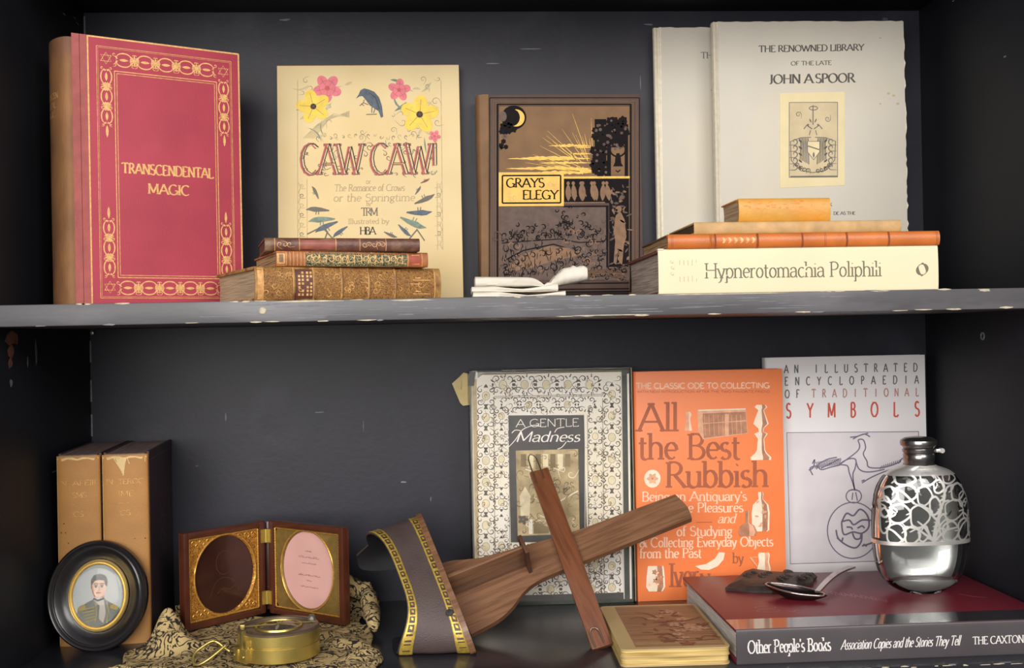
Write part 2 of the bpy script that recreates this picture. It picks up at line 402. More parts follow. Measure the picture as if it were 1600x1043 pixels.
for u, v, a, b in ((-55, 225, 5, 1.2), (-205, 202, 6, .8), (-120, 128, 3.5, 1.3), (-92, 110, .8, 3), (40, 236, 14, .7), (-160, 186, .5, 8), (-232, 606, 6, 1.4), (398, 605, 4, 2.5),
                   (-110, 520, 1, 4), (170, 480, 2, .8), (145, 600, 6, .8), (-20, 560, 9, .6), (20, 575, 16, .5), (-300, 200, 1, 5), (-330, 150, 2, .7), (135, 540, .6, 9)):
    blob(m, front(0), u, v, a, b, scuff if b < 2 and a > 3 else paint_shelf)
for z in (610, 420, 280, 240, 205, 130): m.box(-WX + .1, -WX + 1.6, -1.4, -.1, z - 22, z, scuff)     # crack of bare paint down the left corner
m.build('back_panel', bookcase)
for s_, nm in ((-1, 'side_panel'), (1, 'side_panel')):
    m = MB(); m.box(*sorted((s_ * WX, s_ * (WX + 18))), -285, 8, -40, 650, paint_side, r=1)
    fn = lambda y, z: (s_ * (WX - .1), y, z)
    if s_ < 0:
        for y, z, a, b in ((-205, 283, 16, 8), (-207, 271, 10, 7), (-209, 262, 6, 5), (-150, 270, 3, 14), (-170, 262, 2, 9)): blob(m, fn, y, z, a, b, chip_dark if a > 4 else scuff)
        blob(m, lambda y, z: (s_ * (WX - .2), y, z), -208, 246, 3.5, 4, scuff)
        for y, z in ((-60, 595), (-30, 600), (-20, 597), (-110, 160)): blob(m, fn, y, z, 6, 1, scuff)
    else:
        m.tube([(WX - .3, -128 + 3.2 * cos(t * pi / 8), 268 + 3.2 * sin(t * pi / 8)) for t in range(16)], .8, scuff, closed=True)
        for y, z in ((-80, 600), (-120, 590), (-180, 520)): blob(m, fn, y, z, 3, 1, scuff)
    m.build(nm, bookcase)
def shelf(z0, z1, y0, name_mat, n_chip, seed):
    random.seed(seed)
    m = MB(); m.box(-WX, WX, y0, 0, z0, z1, name_mat, r=1.1)
    for k in range(n_chip):
        x = random.uniform(-WX + 10, WX - 10); top = random.random() < .5
        zz = (z1 - random.uniform(.1, .8)) if top else z0 + random.uniform(.1, .8)
        blob(m, front(y0), x, zz, random.uniform(1.5, 9), random.uniform(.3, .9), chip if random.random() < .6 else scuff, 8)
    return m
m = shelf(ZU - 17.2, ZU, -262, paint_shelf, 56, 3)
for x, z, a, b in ((-218, 300.5, 3, 2.6), (372, 306.8, 5, 1.5), (417, 307.2, 4, 1), (345, 291.8, 8, .8), (390, 292.3, 7, 1), (150, 307.6, 60, .6), (60, 292, 40, .5), (-180, 307.4, 30, .8), (-100, 306.9, 24, .7)): blob(m, front(-262), x, z, a, b, chip, 11)
for k in range(60):      # rubbed, brushed streaks along the front edge
    x = random.uniform(-260, 250); blob(m, front(-262), x, random.uniform(294, 306), random.uniform(6, 22), random.uniform(.2, .7), scuff, 8)
m.tube([(-218 + 2.6 * cos(t * pi / 8), -262.2, 300.5 + 2.4 * sin(t * pi / 8)) for t in range(16)], .35, chip, closed=True, n=6)
m.build('shelf', bookcase)
m = shelf(ZL - 20, ZL, -282, paint_floor, 40, 5)
for x in range(230, 430, 14): blob(m, front(-282), x + random.uniform(-4, 4), ZL - random.uniform(.5, 1.5), random.uniform(2, 7), .5, chip, 8)
m.build('shelf', bookcase)
shelf(613.7, 632, -265, paint_side, 6, 6).build('shelf', bookcase)
random.seed(11)
# a small bright nail under the upper shelf
nail_m = M('nail_steel', 'c9c6bd', rough=0.35, metal=0.8)
t = thing('nail', 'tiny bright nail in the back panel just under the upper shelf end', 'nail', (-431, 0, 288))
m = MB(); m.lathe([(.9, 0), (.9, 5), (2.2, 5.2), (2.0, 6.4), (.6, 7)], nail_m, 10, X=Matrix.Rotation(R(90), 4, 'X')); m.build('nail_shank', t)

# ------------------------------------------------------------------ books
class Book:
    def __init__(s, W, H, T, cover, spine, page, ct=2.4, sq=3.0, bulge=4.0, hinge=7.0, back=None, soft=False, r=0.5, head=None, spine_top=0.0):
        s.W, s.H, s.T, s.bulge, s.soft = W, H, T, bulge, soft
        s.front, s.back, s.spine, s.pages = MB(), MB(), MB(), MB()
        back = back or cover
        h = hinge
        s.front.box(h, W, 0, ct, 0, H, cover, r=min(r, ct * .4)); s.back.box(h, W, T - ct, T, 0, H, back, r=min(r, ct * .4))
        out = [(h + .3, .25)]
        if h > 3: out += [(h - 1.2, .9), (h * .5, 1.0), (h * .22, .35)]
        K = 16
        out += [(-bulge * sin(pi * i / K), T / 2 - T / 2 * cos(pi * i / K)) for i in range(K + 1)]
        if h > 3: out += [(h * .22, T - .35), (h * .5, T - 1.0), (h - 1.2, T - .9)]
        out += [(h + .3, T - .25)]
        th = min(1.6, T * .2)
        inn = [(min(x + th, h + .3) if abs(y - T / 2) < T / 2 - 1.2 else x + .0, y + (th if y < T / 2 - .01 else -th if y > T / 2 + .01 else 0)) for x, y in out]
        sec = out + inn[::-1]
        s.spine.prism(sec, 0, H - spine_top, spine)
        a, b = ct * .98, T - ct * .98
        pp = [(1.5 if bulge < 3 else .2, a)] + ([(-bulge * .55 * sin(pi * i / 8), a + (b - a) * i / 8) for i in range(1, 8)] if bulge >= 3 else []) + [(1.5 if bulge < 3 else .2, b)]
        conc = min(3.0, (b - a) * .12) if not soft else 0
        pp += [(W - sq - conc * sin(pi * i / 8), b + (a - b) * i / 8) for i in range(9)]
        s.pages.prism(pp, sq, H - (sq if head is None else head), page)
    def fpen(s, *q, **k): return Pen(s.front, facefn(s.W, s.H, *q, **k))
    def xs(s, y): return -s.bulge * math.sqrt(max(0, 1 - ((y - s.T / 2) / (s.T / 2)) ** 2))
    def spen_flat(s):       # lying book, spine to the viewer: u right from the left end, v down from the top
        return Pen(s.spine, lambda u, v, l: (s.xs(v) - l, v, s.H - u))
    def spen_up(s):         # standing book, spine to the viewer: u right, v down from the head
        return Pen(s.spine, lambda u, v, l: (s.xs(s.T - u) - l, s.T - u, s.H - v))
    def finish(s, root, front='front_cover', back='back_cover', extra=None):
        s.front.build(front, root); s.back.build(back, root); s.spine.build('spine', root); s.pages.build('page_block', root)
LIE = Matrix(((0, 0, -1), (1, 0, 0), (0, -1, 0)))        # spine to the viewer, front board up, head to the left
SPINE_OUT = Matrix(((0, -1, 0), (1, 0, 0), (0, 0, 1)))   # standing, spine to the viewer
def pose(o, mat3, loc, turn=0.0):
    o.rotation_mode = 'QUATERNION'
    o.rotation_quaternion = (Matrix.Rotation(R(turn), 3, 'Z') @ mat3).to_quaternion(); o.location = [c * MM for c in loc]

pg_cream = pages('cream_pages', 'd8cdb4', 'a8977a'); pg_grey = pages('grey_pages', 'b3a59b', '8a7c74'); pg_white = pages('white_pages', 'd9d2cb', 'aaa29b', freq=1500)
pg_brown = pages('brown_pages', 'a58a66', '735a3f'); pg_old = pages('old_pages', 'b59f82', '917a5e'); pg_dusty = pages('dusty_top_edges', '7d6a62', '56484a'); pg_black = M('dark_end_edges', '3a2a22', var=.3)
gold = M('gilt', 'd3a264', rough=0.45, metal=0.12, var=0.25, scale=350)
gold_dim = M('worn_gilt', 'cd985c', rough=0.5, metal=0.08, var=0.3, scale=300)
ink = M('black_ink', '3a3634', rough=0.7, var=.15, spec=.2); ink_grey = M('grey_ink', '6f6a64', rough=0.7, spec=.2); ink_faint = M('faint_ink', 'b5a584', rough=0.8, spec=.2)
white_ink = M('white_print', 'e9e2d8', rough=0.5)

# ---- 1. red cloth book, turned to the right
red_cloth = M('rose_red_cloth', 'a63c4b', rough=0.62, var=0.1, scale=20, col2='b0505a', thr=.66, scale2=9, bump=0.25, bscale=900, spec=.35)
red_joint = M('rubbed_red_cloth', 'a2524f', rough=0.65, var=0.15, scale=90, bump=0.25, bscale=900)
brown_spine = M('sunned_brown_cloth', '865c38', rough=0.7, var=0.28, scale=40, col2='6f4a38', thr=.58, scale2=30, stretch=(1, 1, .5), bump=0.3, bscale=500)
t = thing('book', 'tall rose-red cloth book with gilt ornamental border and faded brown spine', 'book', group='books standing on the upper shelf')
RW, RH = 150.0, 236.0
b = Book(RW, RH, 52, red_cloth, brown_spine, pg_cream, ct=3.2, bulge=11, hinge=14, spine_top=3.5)
BW = RW - 14
p = Pen(b.front, lambda u, v, l: (14 + u, -l, RH - v))
g2 = gold_dim
for wd, ins in ((1.4, .8),): p.frame(ins, ins, BW - ins, RH - ins, wd, gold)
p.frame(8, 8.5, BW - 8, RH - 8, .5, g2); p.frame(9.2, 9.7, BW - 9.2, RH - 9.2, .3, g2)
p.frame(23, 29, BW - 22, RH - 26, .7, gold); p.frame(25, 31, BW - 24, RH - 28, .6, g2)
def motif_band(p, x0, x1, y, hh, n, mat, vertical=False):
    """a row of tooled motifs: long lens with side scrolls between crossed stars"""
    def T_(a, c): return (c + y, a) if vertical else (a, c + y)
    st = (x1 - x0) / n
    for k in range(n):
        cx = x0 + st * (k + .5); h = hh * .46
        for sg in (-1, 1):
            P = [T_(cx + q[0] * st * .36, sg * (h * .95 * sin(pi * i / 12) ** .7)) for i, q in enumerate(arc(0, 0, 1, 1, 180, 0, 12))]
            p.line(P, [.35 + .8 * sin(pi * i / 12) for i in range(13)], mat)
            for s2 in (-1, 1):
                q = T_(cx + s2 * st * .44, sg * h * .72); p.curl(q[0], q[1], h * .26, 90, .55, mat, turns=.9, hand=sg * s2, tail=.8, n=9)
                an = math.degrees(math.atan2(sg * h, s2 * st * .3)); an = 90 - an if vertical else an; q = T_(cx + s2 * st * .28, sg * h * .1); p.leaf(q[0], q[1], h * .6, an, 1.3, mat)
        q = T_(cx, 0); p.leaf(q[0] - (0 if vertical else st * .22), q[1] - (st * .22 if vertical else 0), st * .44, 90 if vertical else 0, 2.4, mat)
        q = T_(cx + st * .5, 0)
        if k < n - 1:
            for an in range(0, 360, 45): p.leaf(q[0], q[1], hh * (.5 if an % 90 else .34), an, 1.5, mat)
motif_band(p, 22, BW - 22, 18.8, 13.5, 5, gold); motif_band(p, 22, BW - 22, RH - 17, 13.5, 5, gold)
for x in (16, BW - 15.5):
    motif_band(p, 26, 78, x, 10.5, 3, gold, True); motif_band(p, RH - 78, RH - 26, x, 10.5, 3, gold, True)
    p.leaf(x, 77, 11, 90, 2.4, gold); p.leaf(x, RH - 77, 11, -90, 2.4, gold)
    for y in (18.5, RH - 17.5):
        for a0 in (0, 180):
            q = [(x + 5.2 * sin(R(a0 + 120 * k)), y + 5.2 * cos(R(a0 + 120 * k))) for k in range(3)]; p.line(q, .5, gold, closed=True)
p.text('TRANSCENDENTAL', BW * .505, 118, 9.0, gold, T=.19, th=.09, fit=BW * .60, align='c')
p.text('MAGIC', BW * .505, 135, 9.0, gold, T=.19, th=.09, fit=BW * .275, align='c')
# hinge strips in rubbed cloth, and the faint spine lettering
b.spine.box(8.2, 14.6, -.12, .6, 0, RH, red_joint); b.spine.box(1.5, 7.8, -.1, .5, 0, RH, red_joint)
b.spine.box(14.2, 15.4, -.2, .4, .3, RH - .3, gold)
sp_ = Pen(b.spine, lambda u, v, l: (b.xs(u) - l, 52 - u, RH - v))
sp_.text('TRANSCEN', 26, 55, 5, gold_dim, fit=34, align='c'); sp_.text('DENTAL', 26, 63, 5, gold_dim, fit=26, align='c'); sp_.text('MAGIC', 26, 71, 5, gold_dim, fit=22, align='c')
for y in (9, 11, 100, 225): sp_.line([(2, y), (50, y)], .7, gold_dim)
b.finish(t)
pose(t, Matrix.Identity(3), (-391, -181, ZU), 29.5)

# ---- 2. cream pictorial booklet leaning on the back panel
cream_paper = M('yellowed_paper', 'dcc79b', rough=0.8, var=0.06, scale=12, col2='d3b67e', thr=.62, soft=.2, scale2=7, bump=0.1, bscale=500, spec=.2)
brown_edge = M('browned_paper_edge', '9c6f42', rough=0.8, var=.3, scale=200)
t = thing('book', 'cream paper picture book with flowers and a crow, leaning on the back panel', 'book', group='books standing on the upper shelf')
CW_, CH_ = 184.0, 247.5
b = Book(CW_, CH_, 5, cream_paper, cream_paper, pg_brown, ct=.9, sq=.6, bulge=.8, hinge=1.5, r=.3)
b.front.box(.2, CW_, .55, .85, CH_ - .6, CH_ + .5, brown_edge); b.front.box(CW_ - .3, CW_ + .25, .3, 1.2, 3, CH_ - 3, brown_edge)
p = b.fpen((433.4, 103.4), (716.7, 101.9), (436.3, 481.9), ox=410, oy=80, sc=3.476)
yel = M('yellow_petal_print', 'e3c246', var=.12, scale=120); pinkp = M('pink_petal_print', 'd8737c', var=.15, scale=120); bird_m = M('crow_print', '4c5662', var=.3, scale=250)
grn = M('green_print', '6f8072', var=.3, scale=200); brn = M('brown_print', '7a4a42', var=.3, scale=250); redp = M('red_print', 'b8514c', var=.2, scale=200); olive = M('faded_leaf_print', 'b9ab84', var=.2, scale=150)
random.seed(21)
for k in range(46):      # faded foliage between the flowers
    x, y = random.uniform(195, 950), random.uniform(160, 480)
    if 400 < x < 700 and y > 200: continue
    p.leaf(x, y, random.uniform(40, 110), random.uniform(-60, 240), random.uniform(5, 16), olive if random.random() < .7 else grn, bend=random.uniform(-.2, .2))
for k in range(40):
    x, y = random.uniform(190, 960), random.uniform(150, 480)
    if 430 < x < 690 and y < 420: continue
    p.curl(x, y, random.uniform(8, 24), random.uniform(0, 360), 2.2, ink_grey, turns=random.uniform(.5, 1.2), hand=random.choice((-1, 1)))
p.up()
for x, y, r, a, m_ in ((350, 205, 78, 20, pinkp), (740, 215, 62, 60, pinkp), (930, 470, 34, 10, pinkp), (275, 305, 92, 40, yel), (850, 350, 104, -12, yel)):
    p.flower(x, y, r, m_, ink if m_ is yel else redp, ang=a, fat=.95, rnd=True); p.up()
    for k in range(5): p.line([(x, y), (x + r * .8 * cos(R(a + 72 * k)), y + r * .8 * sin(R(a + 72 * k)))], 2, brn if m_ is yel else redp)
    for k in range(5): p.line([(x + r * cos(R(a + 72 * k + d)) * .55, y + r * sin(R(a + 72 * k + d)) * .55) for d in (-28, -14, 0, 14, 28)], 1.6, brn if m_ is pinkp else olive)
p.fill([(505, 262), (520, 240), (530, 216), (550, 206), (575, 212), (605, 225), (630, 255), (645, 300), (652, 362), (640, 368), (626, 330), (606, 318), (580, 300), (560, 272), (540, 248), (524, 250)], bird_m)
p.up()
for q in ([(525, 302), (545, 285), (572, 296)], [(545, 285), (550, 268)], [(592, 300), (590, 340)], [(608, 318), (600, 342)], [(560, 350), (618, 348)], [(534, 290), (548, 302)]): p.line(q, 4, ink_grey)
p.line([(575, 230), (610, 255), (632, 320)], 3, ink)
for k in range(8): p.line([(220 + k * 8, 480), (300 + 12 * k, 400 - 8 * k), (470, 330 + 5 * k)], 2, olive)
[p.curl(300 + 34 * k, 470 + random.uniform(-12, 12), random.uniform(6, 13), random.uniform(0, 360), 2.5, ink_faint if k % 2 else ink_grey, turns=.8, n=8) for k in range(17)]
p.text('CAW CAW!', 205, 678, 168, brn, T=.13, th=.07, fit=740, serif=True)
p.up(); p.text('CAW CAW!', 211, 674, 158, cream_paper, T=.05, th=.02, fit=736, serif='soft')
p.up(); p.text('CAW CAW!', 198, 682, 172, redp, T=.035, th=.02, fit=735, serif='soft'); p.text('CAW CAW!', 216, 672, 164, ink, T=.03, th=.015, fit=738, serif='soft')
for k in range(50):
    x = random.uniform(205, 930); p.curl(x, random.uniform(510, 690), random.uniform(6, 16), random.uniform(0, 360), 3, random.choice((brn, ink_grey, grn)), turns=.8)
p.text('or', 570, 728, 24, ink_faint, T=.1, fit=30, align='c')
p.text('The Romance of Crows', 575, 768, 36, ink_faint, T=.1, th=.05, fit=380, align='c', shear=.1)
p.text('or the Springtime', 600, 824, 40, ink_faint, T=.1, th=.05, fit=440, align='c', shear=.1)
p.text('by', 570, 848, 22, ink_faint, T=.1, align='c'); p.text('TRM', 575, 902, 42, ink_grey, T=.12, align='c', track=-.15)
p.text('Illustrated by', 570, 946, 28, ink_faint, T=.1, align='c', fit=220); p.text('HBA', 565, 1004, 40, ink, T=.12, align='c', track=-.1)
def crow(p, x, y, s, a, mat):
    ca, sa = cos(R(a)), sin(R(a)); f = lambda u, v: (x + s * (u * ca - v * sa), y + s * (u * sa + v * ca))
    p.fill([f(*q) for q in ((-1, .05), (-.72, -.1), (-.5, -.2), (-.1, -.22), (.5, -.12), (1.2, .1), (1.15, .2), (.4, .22), (-.2, .24), (-.6, .12))], mat)
    p.line([f(0, .2), f(-.05, .5)], s * .06, mat); p.line([f(.2, .2), f(.2, .5)], s * .06, mat)
p.up()
for x, y, s, a, m_ in ((290, 865, 58, 0, ink_grey), (310, 920, 66, -8, grn), (335, 960, 62, -28, bird_m), (410, 990, 46, -40, bird_m), (285, 770, 36, 60, ink_grey), (880, 815, 56, 152, ink_grey), (850, 890, 64, 176, bird_m),
                       (815, 950, 70, 200, grn), (765, 990, 44, 220, bird_m), (840, 765, 26, 120, ink_grey), (880, 715, 26, 150, brn), (690, 1010, 36, 200, ink_grey)): crow(p, x, y, s, a, m_)
for k in range(7):
    for x0, sg in ((195, 1), (965, -1)):
        y = 720 + 52 * k; p.line([(x0, y), (x0 + sg * 10, y + 26), (x0, y + 52)], 2.5, olive); p.curl(x0 + sg * 18, y + 20, 13, 90, 2, ink_grey if k % 2 else olive, hand=sg)
p.line([(190, 160), (190, 1090)], 2, olive); p.line([(240, 700), (240, 1090)], 2, olive); p.line([(968, 160), (968, 1090)], 2, olive); p.line([(940, 720), (940, 1090)], 2, olive)
for q in ([(240, 1000), (320, 960), (390, 1040)], [(870, 1040), (830, 980), (780, 1040)], [(330, 1040), (350, 985)]): p.line(q, 6, ink_grey)
b.finish(t)
t.rotation_euler = (R(-4.2), 0, 0); t.location = (-239 * MM, -32 * MM, (ZU + .1) * MM)

# ---- 3. brown pictorial cloth book with gilt sky
tan_cloth = M('tan_cloth', '775737', rough=0.7, var=0.15, scale=50, bump=0.2, bscale=900); umber = M('umber_cloth', '4d382f', rough=0.7, var=0.12, scale=60, bump=0.2, bscale=900)
blackst = M('black_stamping', '1b1617', rough=0.8, var=.2, spec=.12); gstamp = M('gold_stamping', 'b8933a', rough=0.42, metal=0.3, var=.2, scale=200); taupe = M('taupe_stamping', '5c4a42', rough=.75, var=.2, scale=150); tanfig = M('tan_relief_stamping', '7d5d43', rough=.7, var=.2, scale=150)
plaque_m = M('gold_plaque', 'c59c40', rough=0.45, metal=0.2, var=.12, scale=80)
t = thing('book', 'brown cloth book with gold sunset, black trees and gilt title plaque', 'book', group='books standing on the upper shelf')
GW, GH = 162.0, 211.6
b = Book(GW, GH, 27, umber, tan_cloth, pg_brown, ct=2.8, bulge=5, hinge=8)
p = b.fpen((750.6, 148.1), (999.8, 146.4), (756.9, 476.2), ox=730, oy=130, sc=2.98)
p.rect(66, 52, 98, 1030, tan_cloth); p.up()
p.rect(150, 108, 752, 440, tan_cloth); p.up()
for i, wd in ((104, 4), (112, 3), (128, 3), (140, 8)):
    dx = i - 104
    p.frame(i, 68 + dx * .8, 802 - dx * 1.15, 1012 - dx, wd, blackst if i in (104, 140) else taupe)
for i in (120, 134): p.frame(i, 76 + (i - 112) * .8, 796 - (i - 112) * 1.15, 1000, 2, tan_cloth)
p.frame(150, 112, 754, 986, 3, tan_cloth); p.up()
random.seed(5)
for k in range(34):      # rays
    an = R(random.uniform(186, 290)); r0, r1 = random.uniform(60, 130), random.uniform(160, 330)
    c = (585, 420); x1, y1 = c[0] + r1 * cos(an), c[1] + r1 * sin(an)
    if y1 < 120 or x1 > 600: continue
    p.line([(c[0] + r0 * cos(an), c[1] + r0 * sin(an)), (x1, y1)], [3.2, .8], gstamp)
for y, x0, x1, hh in ((292, 375, 575, 16), (352, 185, 575, 24), (372, 330, 580, 14), (398, 175, 580, 20), (418, 300, 585, 22), (410, 470, 585, 40), (330, 470, 580, 12), (300, 500, 580, 14)):
    n = 26; up_ = [(x0 + (x1 - x0) * i / n, y - hh * .5 * sin(pi * i / n) * random.uniform(.4, 1.2)) for i in range(n + 1)]; dn = [(x0 + (x1 - x0) * i / n, y + hh * .4 * sin(pi * i / n) * random.uniform(.3, 1.1) + .5) for i in range(n, -1, -1)]
    p.fill(up_ + dn[1:-1], gstamp)
p.up()
# moon and dark foliage, upper left
p.disc(216, 160, 58, 56, blackst, 28); p.up(); p.disc(226, 162, 40, 40, gstamp, 24); p.up(); p.disc(208, 160, 36, 40, blackst, 24); p.disc(166, 155, 17, 24, taupe, 14); p.up()
def tree_blob(x0, y0, x1, y1, n, mats, r0=10, r1=24):
    for k in range(n):
        x, y = random.uniform(x0, x1), random.uniform(y0, y1)
        p.flower(x, y, random.uniform(r0, r1), random.choice(mats), mats[0], n=random.choice((5, 6)), ang=random.uniform(0, 90), fat=.8)
tree_blob(155, 190, 235, 235, 14, (blackst,)); tree_blob(155, 240, 185, 310, 7, (blackst, taupe), 8, 14)
p.rect(592, 168, 646, 428, blackst); p.rect(650, 170, 742, 300, blackst); p.up()
tree_blob(588, 165, 652, 430, 40, (blackst,)); tree_blob(655, 165, 748, 240, 24, (blackst,)); p.up(); tree_blob(590, 175, 740, 420, 46, (umber, taupe), 4, 9); p.up()
p.rect(668, 322, 732, 430, tan_cloth); p.rect(650, 300, 668, 440, blackst); p.rect(732, 230, 748, 440, blackst); p.ring(700, 300, 40, 44, 8, blackst); p.up()
p.fill([(694, 328), (708, 328), (714, 350), (716, 374), (726, 390), (678, 390), (686, 372), (688, 350)], blackst); p.line([(690, 408), (700, 416), (712, 406)], 5, blackst)
# procession frieze
p.rect(446, 436, 756, 446, gstamp); p.rect(450, 448, 752, 560, blackst); p.up()
for x in (468, 492, 528, 536, 578, 590, 632, 648): 
    p.leaf(x, 470, 82, 88 + random.uniform(-8, 8), 26, tanfig); p.disc(x, 468, 8, 9, tanfig, 10)
    p.line([(x, 490), (x + random.uniform(-18, 18), 530)], 4, tanfig)
p.rect(446, 556, 640, 562, tanfig)
# right-hand panel with flowers and a standing figure
p.rect(660, 470, 752, 860, blackst); p.up()
for k in range(70):
    y = random.uniform(470, 850); x = 706 + random.uniform(-40, 40); p.leaf(x, y, random.uniform(14, 34), random.uniform(0, 360), random.uniform(6, 13), random.choice((tanfig, taupe, umber)))
p.fill([(690, 620), (712, 600), (732, 640), (740, 720), (728, 760), (720, 850), (706, 840), (704, 770), (692, 850), (680, 840), (688, 740), (680, 690)], tanfig); p.disc(704, 590, 14, 16, tanfig, 14)
# village and hill scene
p.rect(152, 576, 648, 920, taupe); p.rect(640, 860, 752, 925, taupe); p.up()
p.line([(446, 576), (650, 576), (650, 880)], 8, blackst)
for cx, cy, w_, h_ in ((470, 640, 80, 90), (320, 690, 110, 60), (420, 690, 90, 60), (570, 690, 110, 70), (220, 715, 100, 40)):
    for k in range(26):
        x, y = cx + random.gauss(0, w_ * .36), cy + random.gauss(0, h_ * .3); p.curl(x, y, random.uniform(6, 15), random.uniform(0, 360), 5, random.choice((blackst, blackst, umber)), turns=.7, tail=.4, n=9)
p.line([(160, 745), (300, 735), (430, 728), (520, 745), (640, 740)], 5, blackst); p.line([(165, 830), (260, 780), (400, 752), (520, 790)], 6, blackst)
p.fill([(170, 880), (250, 800), (380, 760), (470, 770), (540, 800), (400, 830), (260, 870)], tanfig); p.up()
for k in range(420):
    x, y = random.uniform(160, 745), random.uniform(690, 915)
    if y < 860 and x > 640 or y < 770 and random.random() < .5: continue
    if x < 480 and random.random() < .6: p.leaf(x, y, random.uniform(16, 40), random.uniform(60, 120) + 180, 3.5, blackst)
    else: p.curl(x, y, random.uniform(8, 20), random.uniform(0, 360), 4.5, random.choice((blackst, umber, blackst, tanfig)), turns=.7, tail=.6, n=9)
for k in range(16): p.line([(470, 850 + 4 * k), (560 + 6 * k, 872 + 2 * k), (740, 860 + 4 * k)], 2.5, blackst if k % 2 else tanfig)
# plaque
p.up(); p.rect(146, 416, 448, 574, plaque_m); p.up(); p.frame(163, 431, 433, 559, 7, blackst); p.up()
p.text('GRAYS', 180, 486, 42, blackst, T=.17, th=.08, fit=178); p.text('ELEGY', 256, 542, 42, blackst, T=.17, th=.08, fit=166)
for x, y in ((196, 520), (222, 534), (386, 470), (400, 486), (204, 536)): p.curl(x, y, 14, 60, 3, gold_dim, turns=.9); p.leaf(x, y, 22, random.uniform(0, 360), 6, gold_dim)
for y in (935, 962, 985): p.line([(150, y), (752, y)], 5, blackst)
b.finish(t); t.location = (-34 * MM, -35 * MM, ZU * MM)

# ---- 4. two grey paper catalogues
grey_paper = M('grey_paper', 'c6c0b4', rough=0.85, var=0.04, scale=15, col2='cfc2a8', thr=.64, soft=.15, scale2=6, bump=0.15, bscale=350, spec=.15)
edge_paper = M('deckled_paper_edge', 'd8cfbc', rough=0.85, var=.1, scale=200, spec=.15)
def spoor(label, W, H, T, corners, full):
    t = thing('catalogue', label, 'book', group='pale paper catalogues on the upper shelf')
    b = Book(W, H, T, grey_paper, edge_paper, pg_cream, ct=.9, sq=1.0, bulge=1.5, hinge=4, soft=True, r=.3)
    random.seed(int(W))
    fl = [(W - .2 + random.uniform(-.1, 1.8) * (random.random() < .6), z) for z in [H * i / 60 for i in range(61)]]       # ragged fore-edge
    b.front.prism([(x, z) for x, z in fl] + [(W - 3, H), (W - 3, 0)], .3, .8, edge_paper, map=(0, 2, 1))
    top = [(x, H - .2 + random.uniform(0, .9)) for x in [4 + (W - 5) * i / 30 for i in range(31)]]
    b.front.prism(top + [(W - 2, H - 2), (4, H - 2)], .3, .8, edge_paper, map=(0, 2, 1))
    p = b.fpen(*corners, ox=1000, oy=10, sc=3.067)
    return t, b, p
t, b, p = spoor('grey paper catalogue half hidden behind the matching one with a bookplate', 192, 283.6, 9, ((1023.0, 43.3), (1308.1, 42.3), (1031.4, 472.2)), False)
p.text('THE RENOWNED LIBRARY', 290, 250, 30, ink_grey, T=.17, th=.06, fit=505); p.text('JOHN A.SPOOR', 335, 402, 40, brn, T=.2, th=.07, fit=410)
p.line([(96, 100), (112, 1420)], 9, edge_paper); b.finish(t); t.location = (148 * MM, -17 * MM, ZU * MM)
t, b, p = spoor('grey paper catalogue with ragged edge and pasted armorial bookplate, in front', 196, 281.6, 13, ((1115.3, 34.1), (1411.7, 33.2), (1123.8, 469.3)), True)
ink_s = M('dark_grey_print', '56524e', rough=.7, spec=.2)
p.text('THE RENOWNED LIBRARY', 820, 220, 31, ink_s, T=.2, th=.07, fit=505, align='c', rise=.016); p.text('OF THE LATE', 818, 284, 20, ink_s, T=.2, th=.08, fit=196, align='c', rise=.016)
p.text('JOHN A.SPOOR', 822, 372, 44, ink_s, T=.21, th=.06, fit=412, align='c', rise=.016)
p.text('DE AS THE', 925, 1004, 15, ink_s, T=.22, th=.1, fit=105); p.text('K.', 905, 962, 16, ink_s, T=.2, th=.08)
for x, y in ((1150, 152), (1215, 430), (1190, 420), (1150, 470), (1235, 470)): p.disc(x, y, random.uniform(4, 9), random.uniform(3, 6), ink_faint, 9)
for k in range(10): p.line([(356 + 2 * k, 100), (372 + 2 * k, 1420)], 1.2, edge_paper if k % 3 else grey_paper)
fb = facefn(196, 281.6, (1115.3, 34.1), (1411.7, 33.2), (1123.8, 469.3), ox=1000, oy=10, sc=3.067)
bp_m = M('bookplate_paper', 'd8c9a0', rough=.8, var=.06, scale=40, spec=.2); plate_ground = M('engraved_plate_ground', 'c4b493', rough=.8, var=.1, scale=60, spec=.2)
pm = MB(); q = [fb(*c, .1) for c in ((668, 418), (978, 412), (978, 862), (668, 872))]
pm.mesh(q + [(x, y - .25, z) for x, y, z in q], [(3, 2, 1, 0), (4, 5, 6, 7), (0, 1, 5, 4), (1, 2, 6, 5), (2, 3, 7, 6), (3, 0, 4, 7)], bp_m)
pp = Pen(pm, fb, level=.4)
pp.rect(712, 462, 944, 822, plate_ground); pp.up(); pp.frame(712, 462, 944, 822, 3, ink_grey); pp.line([(718, 818), (944, 818)], 6, ink_grey)
pp.line([(826, 476), (826, 570)], 5, ink_grey); pp.ring(828, 490, 20, 9, 4, ink_grey)
